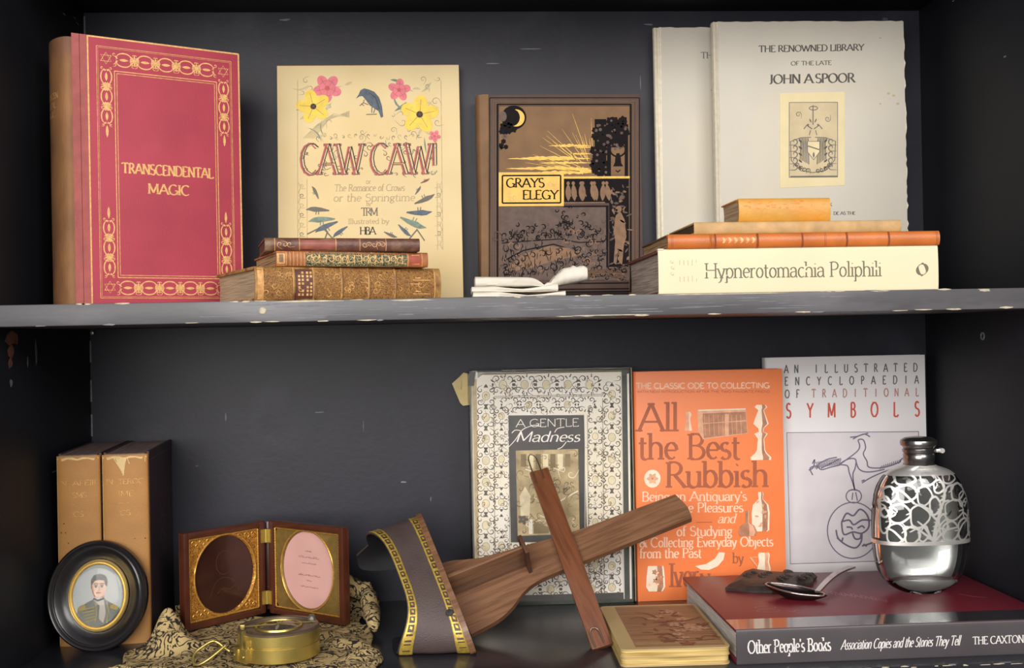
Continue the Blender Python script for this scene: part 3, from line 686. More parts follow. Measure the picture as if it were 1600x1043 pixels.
for sg in (-1, 1):
    pp.line([(826 + sg * 4, 590), (826 + sg * 30, 572), (826 + sg * 44, 590)], 5, ink_grey); pp.line([(826 + sg * 12, 596), (826 + sg * 18, 620)], 4, ink_grey); pp.disc(826 + sg * 24, 570, 5, 5, ink_grey, 8); pp.leaf(826 + sg * 8, 560, 22, -90 + sg * 25, 7, ink_grey)
    for k in range(7): pp.line([(826 + sg * (24 + 7 * k), 634), (826 + sg * (22 + 6 * k), 640 + 20), (826 + sg * (20 + 7 * k), 760 - 4 * k)], 4, ink_grey if k % 2 else ink_s)
    for k in range(5): pp.curl(826 + sg * 88, 650 + 30 * k, 17, 90, 5, ink_grey, hand=sg, turns=.9); pp.leaf(826 + sg * 70, 640 + 32 * k, 24, 90 + sg * 50, 9, ink_s)
    pp.line([(826, 800), (826 + sg * 60, 790), (826 + sg * 104, 740), (826 + sg * 108, 650), (826 + sg * 60, 632), (826 + sg * 10, 630)], 4, ink_grey)
    for k in range(4): pp.curl(826 + sg * (24 + 18 * k), 790 - 3 * k * k, 11, 0, 4, ink_s, hand=sg)
    pp.curl(826 + sg * 70, 520 + 22 * (sg > 0), 14, 0, 3, ink_grey, hand=sg)
pp.up(); pp.fill([(800, 650), (858, 650), (858, 700), (829, 738), (800, 700)], bp_m); pp.up(); pp.line([(800, 650), (858, 650), (858, 700), (829, 738), (800, 700)], 3, ink_grey, closed=True); pp.line([(802, 672), (856, 690)], 6, ink_grey); pp.leaf(829, 730, 30, -90, 10, ink_grey)
plate = pm.build('bookplate', t); plate['label'] = 'yellowed engraved armorial bookplate'
b.finish(t); t.location = (203 * MM, -45 * MM, ZU * MM)

# ---- 5. the left stack: three small old leather books, turned a little
calf = M('worn_calf', 'a97f45', rough=0.5, var=0.3, scale=120, col2='6a4226', thr=.54, soft=.12, scale2=90, bump=0.4, bscale=500)
calf_dark = M('dark_red_calf', '5e3a2e', rough=0.42, var=0.35, scale=110, col2='8a7050', thr=.6, soft=.12, scale2=45, bump=0.3, bscale=500)
gilt_tool = swirl('gilt_tooled_calf', 'b98a45', '5a3a24', scale=260, bands=6, width=.2, distort=2.2, rough=.5, col3='8d5f34', bump=.4)
label_br = M('dark_title_label', '5a3326', rough=.5, var=.25, scale=150); green_dec = swirl('green_gilt_tooling', '2c3c2f', 'c9b67c', scale=330, bands=5, width=.11, distort=2.0, rough=.5, col3='23302c')
rust = M('rust_leather', '9c5f35', rough=.55, var=.25, scale=120); red_lab = M('red_title_label', '9a4634', rough=.5, var=.2, scale=150)
marb = M('marbled_board', '6f4a35', rough=.5, var=.4, scale=160, col2='a8855a', thr=.58, scale2=120)
STK = 'old leather books stacked on the left of the upper shelf'
def lying(name, label, H, W, T, loc, turn, cover, spine, page, group, **k):
    t = thing(name, label, 'book', group=group); b = Book(W, H, T, cover, spine, page, **k)
    pose(t, LIE, loc, turn); return t, b
# loc = front-foot corner: world right end, top.  For a turned book the left (head) front corner is loc - H * (cos, sin)
def lie_at(x, y, ztop, H, turn): return (x + H * cos(R(turn)), y + H * sin(R(turn)), ztop)
t, b = lying('book', 'thick worn gilt-tooled calf book, bottom of the small leather stack', 164, 126, 28.4, lie_at(-227, -248, ZU + 28.4, 164, 25), 25, calf, calf, pg_old, STK, bulge=5, hinge=6, ct=2.6, sq=2.5)
p = b.spen_flat()
for u0, u1, m_ in ((2, 6, gold_dim), (7, 31, gilt_tool), (50, 72, gilt_tool), (74, 96, gilt_tool), (98, 120, gilt_tool), (122, 158, gilt_tool)):
    n = 10
    for k in range(n): p.fill([(u0, 1.5 + 25.4 * k / n), (u1, 1.5 + 25.4 * k / n), (u1, 1.5 + 25.4 * (k + 1) / n), (u0, 1.5 + 25.4 * (k + 1) / n)], m_)
def bandlines(p, us, v0, v1, wd, mat, n=10):
    for u in us: p.line([(u, v0 + (v1 - v0) * i / n) for i in range(n + 1)], wd, mat)
p.up(); bandlines(p, (6.5, 31.5, 50, 72.5, 96.5, 120.5, 158), 1, 27.5, .9, gold_dim)
for k in range(10): p.fill([(33, 2 + 24.4 * k / 10), (48, 2 + 24.4 * k / 10), (48, 2 + 24.4 * (k + 1) / 10), (33, 2 + 24.4 * (k + 1) / 10)], label_br)
bandlines(p, (32.6, 48.4), 1.5, 27, .8, gold); p.up()
for k, u in enumerate((35.5, 38.5, 42.5, 45.5)):
    for q in range(7): p.rect(u, 4 + 3 * q, u + 1.8, 5.9 + 3 * q, gold) if (k + q) % 5 else None
for k in range(26): p.curl(random.uniform(9, 150), random.uniform(4, 24), random.uniform(1.5, 3.4), random.uniform(0, 360), .5, gold_dim, turns=.9, n=10)
for u in (32, 49, 73, 97, 121): b.spine.tube([(b.xs(v) - .4, v, b.H - u) for v in [1 + 26.4 * i / 12 for i in range(13)]], 1.1, calf, n=6)
for k in range(9): p.rect(130 + random.uniform(0, 20), random.uniform(3, 22), 133 + random.uniform(0, 22), random.uniform(8, 26), gold_dim) if k < 3 else None
b.finish(t)
t, b = lying('book', 'small book with green and gilt tooled spine and red label, middle of the leather stack', 130, 96, 12.6, lie_at(-210, -240, ZU + 41.2, 130, 20), 20, rust, rust, pg_brown, STK, bulge=2.5, hinge=4, ct=1.5, sq=1.5)
p = b.spen_flat(); V = [.6 + 11.4 * k / 6 for k in range(7)]
def panel(p, u0, u1, m_, V=V):
    for a, c in zip(V, V[1:]): p.fill([(u0, a), (u1, a), (u1, c), (u0, c)], m_)
panel(p, .2, 7, gold_dim); panel(p, 24, 111, green_dec); panel(p, 113, 124, red_lab); p.up()
for u in (8, 11, 14, 17, 20, 23, 112, 124.5): bandlines(p, (u,), .6, 12, .5, gold_dim, 6)
panel(p, 2, 5.4, calf_dark, [3 + 6.4 * k / 4 for k in range(5)])
for k in range(14): u = 27 + 6 * k; p.curl(u, 6.3, 3.2, 90 * k, .6, gold, turns=1.1, hand=1 if k % 2 else -1, n=12); p.leaf(u + 2, 6.3, 4, 90, 1, gold); p.leaf(u + 2, 6.3, 4, -90, 1, gold)
p.frame(115.5, 2.4, 122, 10, .5, gold_dim)
b.finish(t)
t, b = lying('book', 'slim dark red-brown leather book on top of the small leather stack', 129, 82, 11.2, lie_at(-220, -234, ZU + 52.6, 129, 13), 13, calf_dark, calf_dark, pg_black, STK, bulge=3.4, hinge=4, ct=1.3, sq=1.0)
p = b.spen_flat(); V2 = [.5 + 10.2 * k / 6 for k in range(7)]
panel(p, 28, 58, M('red_leather_label', '8a4a3c', rough=.45, var=.25, scale=120), V2); p.up()
bandlines(p, (8, 28, 58, 78, 100), .5, 10.7, .5, gold_dim, 6)
for u in (12, 16, 20, 82, 86, 90, 94, 97): p.curl(u, 5.6, 2.4, 40 * u, .45, gold_dim, turns=1.0, n=10)
b.finish(t)

# ---- 6. the right stack on the upper shelf
STR = 'books stacked on the right of the upper shelf'
ivory = M('ivory_jacket', 'd8cdab', rough=0.5, var=0.04, scale=12, col2='d9c5a4', thr=.62, soft=.2, scale2=8, spec=.35); claret = M('claret_cloth', '6d3a34', rough=.65, var=.2, scale=80, bump=.2)
t, b = lying('book', 'thick ivory-jacketed book with dark serif title on spine, bottom of right stack', 239, 160, 37.6, (344, -236, ZU + 37.8), 0.0, claret, ivory, pg_grey, STR, bulge=1.2, hinge=3, ct=2.6, sq=3)
b.front.box(1, 80, -.25, -.02, -.3, 239.3, ivory); b.back.box(1, 80, 37.62, 37.78, -.3, 239.3, ivory)
b.spine.box(-1.5, 6, -.7, 0.3, 234.5, 239.3, white_ink, r=.3)
p = b.spen_flat()
tx = M('olive_grey_print', '6b6654', rough=.6, spec=.25)
p.text('Hypnerotomachia Poliphili', 39, 24.6, 12.6, tx, T=.105, th=.05, fit=151, rise=-.004)
for u in (18, 21.5, 25, 28.5, 32): p.line([(u, 9), (u, 27)], .5, ink_faint)
for u, v in ((11, 10), (11.5, 15), (11, 20)): p.curl(u, v, 1.3, 40, .35, ink_faint, turns=1); p.leaf(u, v + 1.4, 2.4, 0, .6, ink_faint)
c = (225, 20)                     # the small round mark: two curved dolphins nose to tail
for sg in (1, -1):
    A_ = arc(c[0], c[1], 4.1, 4.6, 100 if sg > 0 else 280, 255 if sg > 0 else 435, 12); p.line(A_, [.6 + 2.4 * sin(pi * min(1, i / 9)) for i in range(13)], tx)
    e = A_[-1]; p.leaf(e[0], e[1], 2.8, (-20 if sg > 0 else 160), 1.6, tx); e = A_[0]; p.leaf(e[0], e[1], 2.6, (200 if sg > 0 else 20), 1.3, tx)
b.finish(t)
orange_l = M('orange_leather', 'c06a2c', rough=0.38, var=0.15, scale=60, col2='a4521f', thr=.6, soft=.15, scale2=30, bump=.15, bscale=700); brown_l = M('brown_leather_band', '8a4522', rough=.45, var=.2)
t, b = lying('book', 'slim orange-brown leather book with raised bands, second in right stack', 232, 122, 12.4, (345, -236, ZU + 50.4), 0.0, M('brown_paste_board', '5f4634', rough=.6, var=.3), orange_l, pg_brown, STR, bulge=3.4, hinge=4, ct=1.5, sq=1.5)
p = b.spen_flat()
for u in (36, 40, 76, 114, 152, 188): b.spine.tube([(b.xs(v) - .25, v, 232 - u) for v in [.6 + 11.2 * i / 12 for i in range(13)]], .75, brown_l if u > 36 else orange_l, n=6)
for u in (3, 37, 75, 133, 229): bandlines(p, (u, u + 1.2), .6, 11.8, .4, brown_l, 8)
for k in range(6): u = 46 + 5 * k; p.leaf(u, 3.4, 4, 45, 1.6, gold); p.leaf(u, 8.4, 4, -45, 1.6, gold_dim); p.leaf(u + 3, 5.8, 3, 180, 1.2, gold)
b.finish(t)
t, b = lying('book', 'thin light tan board book, third in right stack', 179, 100, 10.2, (316, -228, ZU + 60.8), 0.6, M('tan_board', 'b08a55', rough=.6, var=.2, scale=50), M('light_tan_spine', 'b89260', rough=.55, var=.2, scale=70, col2='b98c4c', scale2=40, bump=.2), pg_black, STR, bulge=1.6, hinge=3, ct=1.6, sq=1.2)
b.spen_flat().line([(.6, .5), (.6, 9.5)], .9, edge_paper); b.finish(t)
vel = M('yellow_vellum', 'c9923c', rough=0.42, var=0.14, scale=40, col2='c8781f', thr=.58, soft=.15, scale2=35, bump=.25, bscale=300)
t, b = lying('book', 'tiny fat yellow vellum book on top of the right stack', 80, 54, 20.4, (257.5, -219, ZU + 81.4), 1.2, vel, vel, pg_old, STR, bulge=3.2, hinge=4, ct=1.4, sq=1.6)
p = b.spen_flat()
for k in range(30): p.disc(random.uniform(4, 76), random.uniform(2, 9), random.uniform(.5, 2.2), random.uniform(.3, .9), M('vellum_stain', 'cf7f22', rough=.5) if k == 0 else bpy.data.materials['vellum_stain'], 8)
b.finish(t)

# ---- 7. folded white cloth
linen = M('white_linen', 'd0c9bb', rough=0.9, var=0.05, scale=40, bump=0.25, bscale=1500, spec=.15)
random.seed(31)
m = MB()
def fold_layer(z0, z1, x0, x1, y0, y1, ph, ruffle):
    secs = []
    n = 34
    for i in range(n + 1):
        t_ = i / n; x = x0 + (x1 - x0) * t_
        hz = z0 + (z1 - z0)
        top = z1 - 3.2 * sin(pi * t_ * 1.0 + ph) * (t_ > .25) * min(1, (t_ - .25) * 3)
        bot = z0
        if ruffle:                               # pinched at two thirds, then a gathered end
            q = max(0, (t_ - .62) / .38)
            pin = math.exp(-((t_ - .66) / .09) ** 2)
            top = z1 - 7.5 * pin - 2.5 * t_ * (q == 0) + 7.5 * sin(min(1, q * 1.05) * pi * .62) + .8 * sin(q * 30); bot = z0 - 1.0 * pin + 1.6 * q - .0 + (2.6 * q * q)
            yy0 = y0 + 3 * pin - 5 * q + .9 * sin(q * 32); yy1 = y1 - 6 * pin
        else: yy0 = y0 + .9 * sin(t_ * 9 + ph); yy1 = y1
        mid = (top + bot) / 2; h = (top - bot) / 2; K = 7
        sec = [(x, yy0 + h * (1 - cos(a)) - 0, mid + h * sin(a)) for a in [-pi / 2 + pi * k / K for k in range(K + 1)]]
        sec = [(x, yy0 + h - h * cos(-pi / 2 + pi * k / K) + .5 * sin(k * 2.1 + t_ * 6), mid + h * sin(-pi / 2 + pi * k / K)) for k in range(K + 1)]
        sec += [(x, yy1, top), (x, yy1, bot)]
        secs.append(sec)
    m.loft(secs, linen)
fold_layer(.1, 4.6, 0, 76, 0, 44, .0, False); fold_layer(4.3, 9.2, -1, 70, .8, 44, .4, False); fold_layer(8.9, 17.4, 2, 94, .4, 42, .2, True)
t = thing('folded_cloth', 'folded white linen cloth with gathered end before the brown gilt book', 'cloth', (-50, -246, ZU))
o = m.build('cloth', t, sharp=60); t['label'] = 'folded white linen cloth with gathered end before the brown gilt book'

# ------------------------------------------------------------------ lower shelf: books
sand_cloth = M('sand_cloth', 'a3733b', rough=0.6, var=0.14, scale=25, col2='986733', thr=.6, soft=.15, scale2=14, bump=.25, bscale=900)
maroon_cl = M('dark_maroon_cloth', '2f1f24', rough=0.6, var=0.2, scale=40, bump=.25, bscale=800); rubbed = M('rubbed_cloth', 'cdb07d', rough=.75, var=.15, scale=120)
def volume(label, loc, turn, torn, T):
    t = thing('book', label, 'book', group='pair of tan-spined volumes in the lower left corner')
    b = Book(128, 172, T, maroon_cl, sand_cloth, pg_dusty, ct=2.4, sq=3, bulge=3.2, hinge=6, head=.9, spine_top=1.6)
    p = b.spen_up(); g = M('spine_gilding', 'b98a48', rough=.5, metal=.1, var=.35, scale=300) if 'spine_gilding' not in bpy.data.materials else bpy.data.materials['spine_gilding']
    p.text('IN  TEROC' if torn else 'N  AFEIII', T / 2, 28, 4.6, g, T=.15, th=.07, fit=T * .82, align='c'); p.text('IME' if torn else 'SMS', T / 2 + 1, 39, 4.8, g, fit=T * .34, align='c'); p.line([(T * .36, 45), (T * .6, 45)], .3, g); p.text('CS', T / 2, 56, 4.6, g, fit=T * .24, align='c')
    p.line([(1 + (T - 2) * k / 8, 4.2 + .8 * sin(k * 2)) for k in range(9)], [1.5, 2.2, 1.6, 2.0, 1.2, 1.8, 1.0, 1.8, 1.4], rubbed)
    if torn:
        for k in range(5): p.fill([(T * (.30 + .08 * k * .5), 4), (T * (.38 + .08 * k * .5), 4), (T * (.40 + .02 * k), 12 + 3.5 * k * .6), (T * (.38 + .02 * k), 12 + 3.5 * k * .6)], rubbed)
        p.fill([(T * .55, 4), (T * .95, 4), (T * .95, 8.5), (T * .6, 10)], rubbed); p.fill([(T * .25, 4), (T * .56, 4), (T * .5, 12), (T * .42, 15.5)], rubbed)
    p.up()
    for k in range(10): p.disc(random.uniform(3, T - 3), random.uniform(60, 150), random.uniform(.3, .8), random.uniform(.3, .8), maroon_cl, 7)
    for x in (.6, T - .6): p.line([(x, 2), (x, 170)], .5, rubbed if x < 2 else sand_cloth)
    # blind-stamped scroll device on the front board
    q = Pen(b.front, lambda u, v, l: (u, -l, 172 - v)); st = M('blind_stamp', '46323a', rough=.5) if 'blind_stamp' not in bpy.data.materials else bpy.data.materials['blind_stamp']
    for k in range(4):
        for sg in (-1, 1): q.curl(68 + sg * 10, 62 + 16 * k, 8, 90, 1.2, st, hand=sg, turns=1.2); q.leaf(68, 62 + 16 * k, 14, 90 + sg * 30, 2.4, st)
    q.frame(12, 8, 122, 164, .8, st)
    b.finish(t); pose(t, SPINE_OUT, loc, turn); return t
# loc = front-board foot corner on the spine side: the right end of the spine as seen
volume('tan-spined dark book standing next to the bookcase side wall', (-387, -131, ZL), 4.5, False, 37.5)
volume('tan-spined dark book with torn spine top, its maroon board showing', (-345, -129, ZL), 4.5, True, 40)

# ---- patterned-jacket book in a plastic cover
jk = M('cream_jacket', 'dfd4ba', rough=0.35, var=0.06, scale=20, col2='ece7df', thr=.5, soft=.2, scale2=12, coat=.25); jk_dark = M('jacket_grey_green', '4b4d47', rough=.35, var=.15, scale=40, coat=.3)
charcoal = M('charcoal_print', '4c4947', rough=.4, var=.08, coat=.2); tanpic = M('sepia_picture', 'b5a078', rough=.45, var=.2, scale=120, col2='8f7c58', thr=.6, scale2=60, coat=.2); sep = M('sepia_lines', '7d6c4c', rough=.5, var=.2); med = M('medallion_tan', 'dccdaa', rough=.4, var=.15, scale=80)
jline = M('jacket_black_print', '5a5046', rough=.45, var=.3, scale=200); black_edge = M('black_jacket_edge', '1c1b1e', rough=.3)
LOW = 'books standing face-out at the back of the lower shelf'
t = thing('book', 'black and cream scroll-patterned book in clear plastic jacket', 'book', group=LOW)
b = Book(158.5, 235.5, 33, jk_dark, jk, pg_cream, ct=2.6, bulge=3, hinge=5)
p = b.fpen((738.1, 579.9), (983.4, 574.8), (745.1, 948.2), ox=540, oy=560, sc=2.607)
p.fill([(533, 80), (560, 62), (1120, 52), (1132, 985), (545, 992)], jk); p.up()
p.fill([(516, 85), (534, 80), (546, 992), (534, 992)], tanpic); p.up()
random.seed(77)
def arabesque(x, y, s, vert=True, md=True):
    f = (lambda a, c: (x + a * s, y + c * s)) if vert else (lambda a, c: (x + c * s, y + a * s))
    if md: 
        q = f(0, 0); p.disc(q[0], q[1], s * .36, s * .42, med, 14); p.up(); p.ring(q[0], q[1], s * .38, s * .44, 1.5, sep, 16)
    for sg in (-1, 1):
        for e, hh in ((-1, 1), (1, -1)):
            q = f(sg * .56, e * .62); p.curl(q[0], q[1], s * .34, 90 * e + 40 * sg + random.uniform(-25, 25), 3.4, jline, turns=random.uniform(.8, 1.15), hand=sg * hh * (1 if vert else -1), tail=1.1, n=13)
            q = f(sg * .22, e * .8); p.leaf(q[0], q[1], s * .5, (90 * e if vert else 90 - 90 * e) + sg * 35 * e, s * .15, jline)
            q = f(sg * .8, e * .2); p.leaf(q[0], q[1], s * .3, 60 * sg * e + random.uniform(-30, 30), s * .12, jline if random.random() < .6 else sep); p.disc(q[0], q[1], 3.2, 3.2, jline, 7)
        q = f(0, sg * .98); p.disc(q[0], q[1], s * .1, s * .16, jline, 8)
    if md: p.lv -= p.step
for k in range(10): arabesque(571, 150 + 88 * k, 40); arabesque(1084, 145 + 88 * k, 40)
for k in range(9): arabesque(634, 232 + 88 * k, 33, md=k % 2 == 0); arabesque(1016, 228 + 88 * k, 33, md=k % 2 == 1)
for k in range(5): arabesque(640 + 88 * k, 104, 42, False); arabesque(668 + 78 * k, 186, 34, False, md=k % 2 == 1)
for r_ in range(3):
    for k in range(5): arabesque(665 + 84 * k, 790 + 76 * r_, 40, False, md=(k + r_) % 2 == 0)
p.up(); p.up()
for k in range(420):
    x, y = random.uniform(545, 1118), random.uniform(75, 960)
    if 660 < x < 980 and 220 < y < 755: continue
    p.curl(x, y, random.uniform(5, 13), random.uniform(0, 360), 2.4, sep if k % 3 else jline, turns=random.uniform(.5, 1), hand=random.choice((-1, 1)), n=8)
for x in (603, 664, 984, 1046): p.line([(x, 160 if x in (603, 1046) else 228), (x + 6, 960)], 2.4, sep)
for y in (152, 158): p.line([(604, y), (1046, y - 8)], 2.2, sep)
p.line([(545, 62), (1125, 48)], 5, sep)
p.fill([(1120, 52), (1154, 48), (1166, 985), (1132, 985)], jk_dark); p.line([(1122, 52), (1134, 985)], 3, jk); p.fill([(1146, 60), (1154, 58), (1166, 985), (1158, 985)], jk)
for y in range(12): p.line([(1150, 640 + 28 * y), (1158, 655 + 28 * y + random.uniform(-4, 4))], 3, jk_dark)
p.fill([(545, 968), (1132, 958), (1133, 985), (546, 992)], charcoal)
p.fill([(662, 230), (970, 226), (982, 745), (672, 750)], charcoal); p.up(); p.frame(660, 228, 974, 750, 2.4, jk)
p.text('A GENTLE', 692, 278, 32, jk, T=.09, th=.07, fit=258, serif='soft', rise=.012)
p.text('Madness', 690, 338, 42, white_ink, T=.15, th=.05, fit=262, serif='soft', shear=.32)
p.line(spline([(662, 360), (690, 330), (716, 292), (740, 278), (770, 270), (795, 276)]), 3, white_ink); p.line(spline([(676, 302), (690, 290), (712, 292)]), 3, white_ink)
p.line(spline([(850, 300), (862, 284), (890, 278)]), 3, white_ink); p.line(spline([(898, 338), (880, 360), (862, 368)]), 3, white_ink)
p.fill([(692, 374), (946, 368), (952, 716), (700, 722)], tanpic); p.up()
for k in range(60):
    x, y = random.uniform(705, 940), random.uniform(385, 705); p.curl(x, y, random.uniform(6, 20), random.uniform(0, 360), 3, random.choice((sep, sep, jk, jline)), turns=.8, n=9)
for k in range(30): x, y = random.uniform(705, 900), random.uniform(385, 700); p.line([(x, y), (x + random.uniform(10, 44), y + random.uniform(-30, 30))], random.uniform(2, 5), random.choice((sep, jk, med)))
for k in range(7): p.rect(712 + 30 * k, 388, 734 + 30 * k, 440 + 6 * (k % 3), med if k % 2 else sep)
p.line([(865, 585), (945, 540)], 5, jk); p.rect(745, 655, 760, 715, jk); p.flower(722, 655, 24, jline, sep); p.fill([(765, 660), (830, 690), (826, 712), (765, 714)], sep); p.fill([(708, 560), (730, 520), (752, 560), (748, 640), (712, 640)], med)
# the plastic cover: clear sheet folded round the edges, standing proud at the head
clear = bpy.data.materials.new('clear_plastic_film'); clear.use_nodes = True
nt = clear.node_tree; pb = nt.nodes['Principled BSDF']; pb.inputs['Base Color'].default_value = (1, 1, 1, 1); pb.inputs['Roughness'].default_value = .12; pb.inputs['Transmission Weight'].default_value = 1; pb.inputs['IOR'].default_value = 1.08
b.finish(t)
m = MB(); m.box(-4.2, 160, -1.2, -.9, -.0, 236.8, clear); m.box(-4.6, -4.2, -1.2, 33, 0, 236.8, clear); m.box(159.4, 160.6, -1.2, 5, 1, 236.4, M('plastic_fold', 'b9b29c', rough=.25, var=.2)); m.box(30, 159, 3, 30, 235.9, 236.6, M('plastic_fold_head', '9d9584', rough=.25, var=.25, scale=60))
m.build('plastic_cover', t)
m = MB(); m.prism([(-1, -.2), (5, -.4), (7, 14), (1, 13)], 0, .5, black_edge, map=(0, 2, 1), X=Matrix.Translation((-4, -1.8, 222))); m.build('cover_corner', t)
t.location = (-47.5 * MM, -40 * MM, ZL * MM)
# loose paper tag sticking out behind the book's left edge
t = thing('paper_tag', 'crumpled buff paper tag sticking out beside the scroll-patterned book', 'paper tag', (-62, -10, 214))
m = MB(); o_ = [(2, 22), (-6, 15), (-4, 10), (2, -5), (5, -8), (13, -7), (16, 2), (14, 24), (6, 26)]
m.prism([(x, z) for x, z in o_], 0, 1.6, M('buff_paper', 'd2bd88', rough=.8, var=.12, scale=60, bump=.3, bscale=300), map=(0, 2, 1))
m.mesh([(-6, -.3, 15), (-4, -.3, 10), (3, -2.6, 9), (4, -.3, 18)], [(0, 1, 2, 3)], bpy.data.materials['buff_paper']); m.build('paper', t, smooth=False)

# ---- orange paperback
orange = M('orange_cover', 'ec7c42', rough=0.42, var=0.05, scale=10, col2='f08a55', thr=.55, soft=.25, scale2=5, spec=.45); orange_dk = M('brown_title_print', 'a4583a', rough=.45); pale_pr = M('pale_pink_print', 'f6c9ac', rough=.45); tint = M('pale_object_print', 'dba482', rough=.45, var=.2, scale=120); tint2 = M('brown_object_print', 'b07a5c', rough=.45, var=.25, scale=120); cream_pr = M('cream_object_print', 'ecd8c0', rough=.45, var=.1, scale=90)
t = thing('book', 'bright orange paperback about antiques with brown title', 'book', group=LOW)
b = Book(152, 232, 15, orange, orange, pg_cream, ct=.6, sq=.3, bulge=1.2, hinge=1.5, soft=True, r=.25)
p = b.fpen((990.7, 580.7), (1221.7, 575.8), (997.6, 939.1), ox=970, oy=570, sc=2.819)
p.text('THE CLASSIC ODE TO COLLECTING', 66, 104, 24, pale_pr, T=.19, fit=588, serif=False, rise=.004)
p.text('WITH NEW INTRODUCTION AFTER THE TWO FAVORITE FRIEND', 70, 122, 10, orange_dk, T=.16, fit=586, serif=False)
p.text('All', 76, 292, 124, orange_dk, T=.13, th=.06, fit=178); p.text('the Best', 76, 416, 112, orange_dk, T=.14, th=.06, fit=450); p.text('Rubbish', 196, 540, 112, orange_dk, T=.15, th=.06, fit=452)
for s_, x, y, w_ in (("Being an Antiquary's", 92, 600, 462), ('of the Pleasures', 190, 650, 348), ('of Studying', 244, 754, 246), ('& Collecting Everyday Objects', 82, 802, 588), ('from the Past', 82, 850, 272)):
    p.text(s_, x, y, 42, pale_pr, T=.15, th=.07, fit=w_)
p.text('and', 424, 698, 40, pale_pr, T=.14, th=.06, fit=78, shear=.25); p.line([(330, 694), (400, 694)], 3, orange_dk)
p.text('by', 490, 876, 46, orange_dk, T=.14, th=.06); p.text('Ivor', 214, 978, 104, orange_dk, T=.12, th=.05, fit=128); p.text('N', 345, 978, 58, orange_dk, T=.14, th=.06)
def lathe2d(x, y, prof, mat, sh):
    p.fill([(x - r, y + v) for r, v in prof] + [(x + r, y + v) for r, v in prof[::-1]], mat); p.up()
    p.fill([(x + r * .2, y + v) for r, v in prof] + [(x + r * .8, y + v) for r, v in prof[::-1]], sh); p.up()
p.up(); p.fill([(336, 196), (548, 190), (558, 302), (360, 328), (338, 290)], tint); p.up(); p.fill([(358, 214), (548, 206), (556, 300), (364, 322)], tint2); p.up()
for k in range(9): p.line([(366 + 20 * k, 220), (370 + 20 * k, 310)], 2, tint); 
p.line([(360, 258), (552, 246)], 4, tint); p.rect(456, 216, 474, 316, tint); p.line([(340, 200), (548, 194)], 5, cream_pr)
lathe2d(616, 176, [(20, 0), (28, 10), (12, 24), (26, 60), (34, 84), (12, 104), (10, 120), (30, 128), (14, 150), (18, 200), (26, 214), (46, 232), (44, 244)], cream_pr, tint2)
lathe2d(296, 206, [(8, 0), (16, 12), (8, 30), (14, 54), (18, 84)], tint, pale_pr); 
p.disc(138, 500, 36, 40, cream_pr, 18); p.up(); p.flower(138, 500, 26, tint, tint2, n=6); 
lathe2d(614, 562, [(10, 0), (12, 8), (9, 30), (34, 56), (40, 90), (38, 168), (30, 174)], cream_pr, tint2); lathe2d(556, 644, [(9, 0), (8, 52), (30, 66), (42, 92), (36, 112)], tint2, tint)
for k in range(10): p.leaf(614 + random.uniform(-22, 22), 640 + random.uniform(-30, 70), 20, random.uniform(0, 360), 9, tint)
p.fill([(324, 886), (372, 878), (410, 856), (430, 826), (456, 828), (450, 858), (424, 888), (386, 904), (350, 902)], cream_pr)
lathe2d(628, 830, [(22, 0), (26, 10), (22, 40), (30, 70), (28, 84)], cream_pr, tint); p.line([(600, 850), (568, 850), (598, 890)], 5, tint); lathe2d(152, 884, [(34, 0), (36, 12), (40, 50), (42, 92), (30, 112)], cream_pr, tint2)
for k in range(8): p.flower(150 + random.uniform(-26, 26), 940 + random.uniform(-30, 34), 13, random.choice((tint2, pale_pr)), tint)
b.finish(t); t.location = (116 * MM, -38.5 * MM, ZL * MM)

# ---- white book with a pen drawing
whitec = M('white_cover', 'e0dcdd', rough=0.4, var=0.03, scale=10, spec=.4); lilac = M('lilac_grey_panel', 'd3ccd0', rough=0.5, var=0.06, scale=40); ink_v = M('violet_grey_line', '6b6478', rough=.5); red_pr = M('red_title_print', 'c4503f', rough=.45); gry = M('grey_capitals', '5f5d62', rough=.45); rosep = M('faded_rose_print', 'b08078', rough=.45)
t = thing('book', 'white book with spaced red and grey capitals and a pen drawing', 'book', group=LOW)
b = Book(169, 243, 13, whitec, whitec, pg_white, ct=.7, sq=.4, bulge=1, hinge=1.5, soft=True, r=.25)
p = b.fpen((1196.1, 558.8), (1444.9, 553.7), (1203.3, 925.1), ox=1190, oy=540, sc=2.817)
def spaced(s_, x0, x1, y, h, mat, T=.13, sq=.62, rise=.012):
    n = len(s_)
    for i, c_ in enumerate(s_):
        if c_ != ' ': p.text(c_, x0 + (x1 - x0) * i / (n - 1), y - rise * (x1 - x0) * i / (n - 1), h, mat, T=T, serif=False, fit=h * GL[c_][0] * sq, align='c')
spaced('AN ILLUSTRATED', 108, 676, 120, 36, gry); spaced('ENCYCLOPAEDIA', 108, 682, 174, 36, gry); spaced('OF', 112, 158, 230, 36, gry); spaced('TRADITIONAL', 228, 684, 228, 36, rosep); spaced('SYMBOLS', 118, 684, 318, 64, red_pr, T=.12, sq=.56)
p.fill([(110, 382), (690, 380), (702, 948), (126, 960)], lilac); p.up(); p.line([(110, 382), (690, 380), (702, 948), (126, 960)], 3.5, ink_v, closed=True)
def pen_line(q, wd=4): p.line(spline(q, 5), wd * 1.25, ink_v)
p.ring(400, 815, 112, 124, 5, ink_v, 40); p.ring(404, 664, 34, 30, 5, ink_v, 20); pen_line([(380, 640), (404, 636), (430, 642)]); pen_line([(400, 648), (396, 680)]); pen_line([(412, 646), (420, 684)])
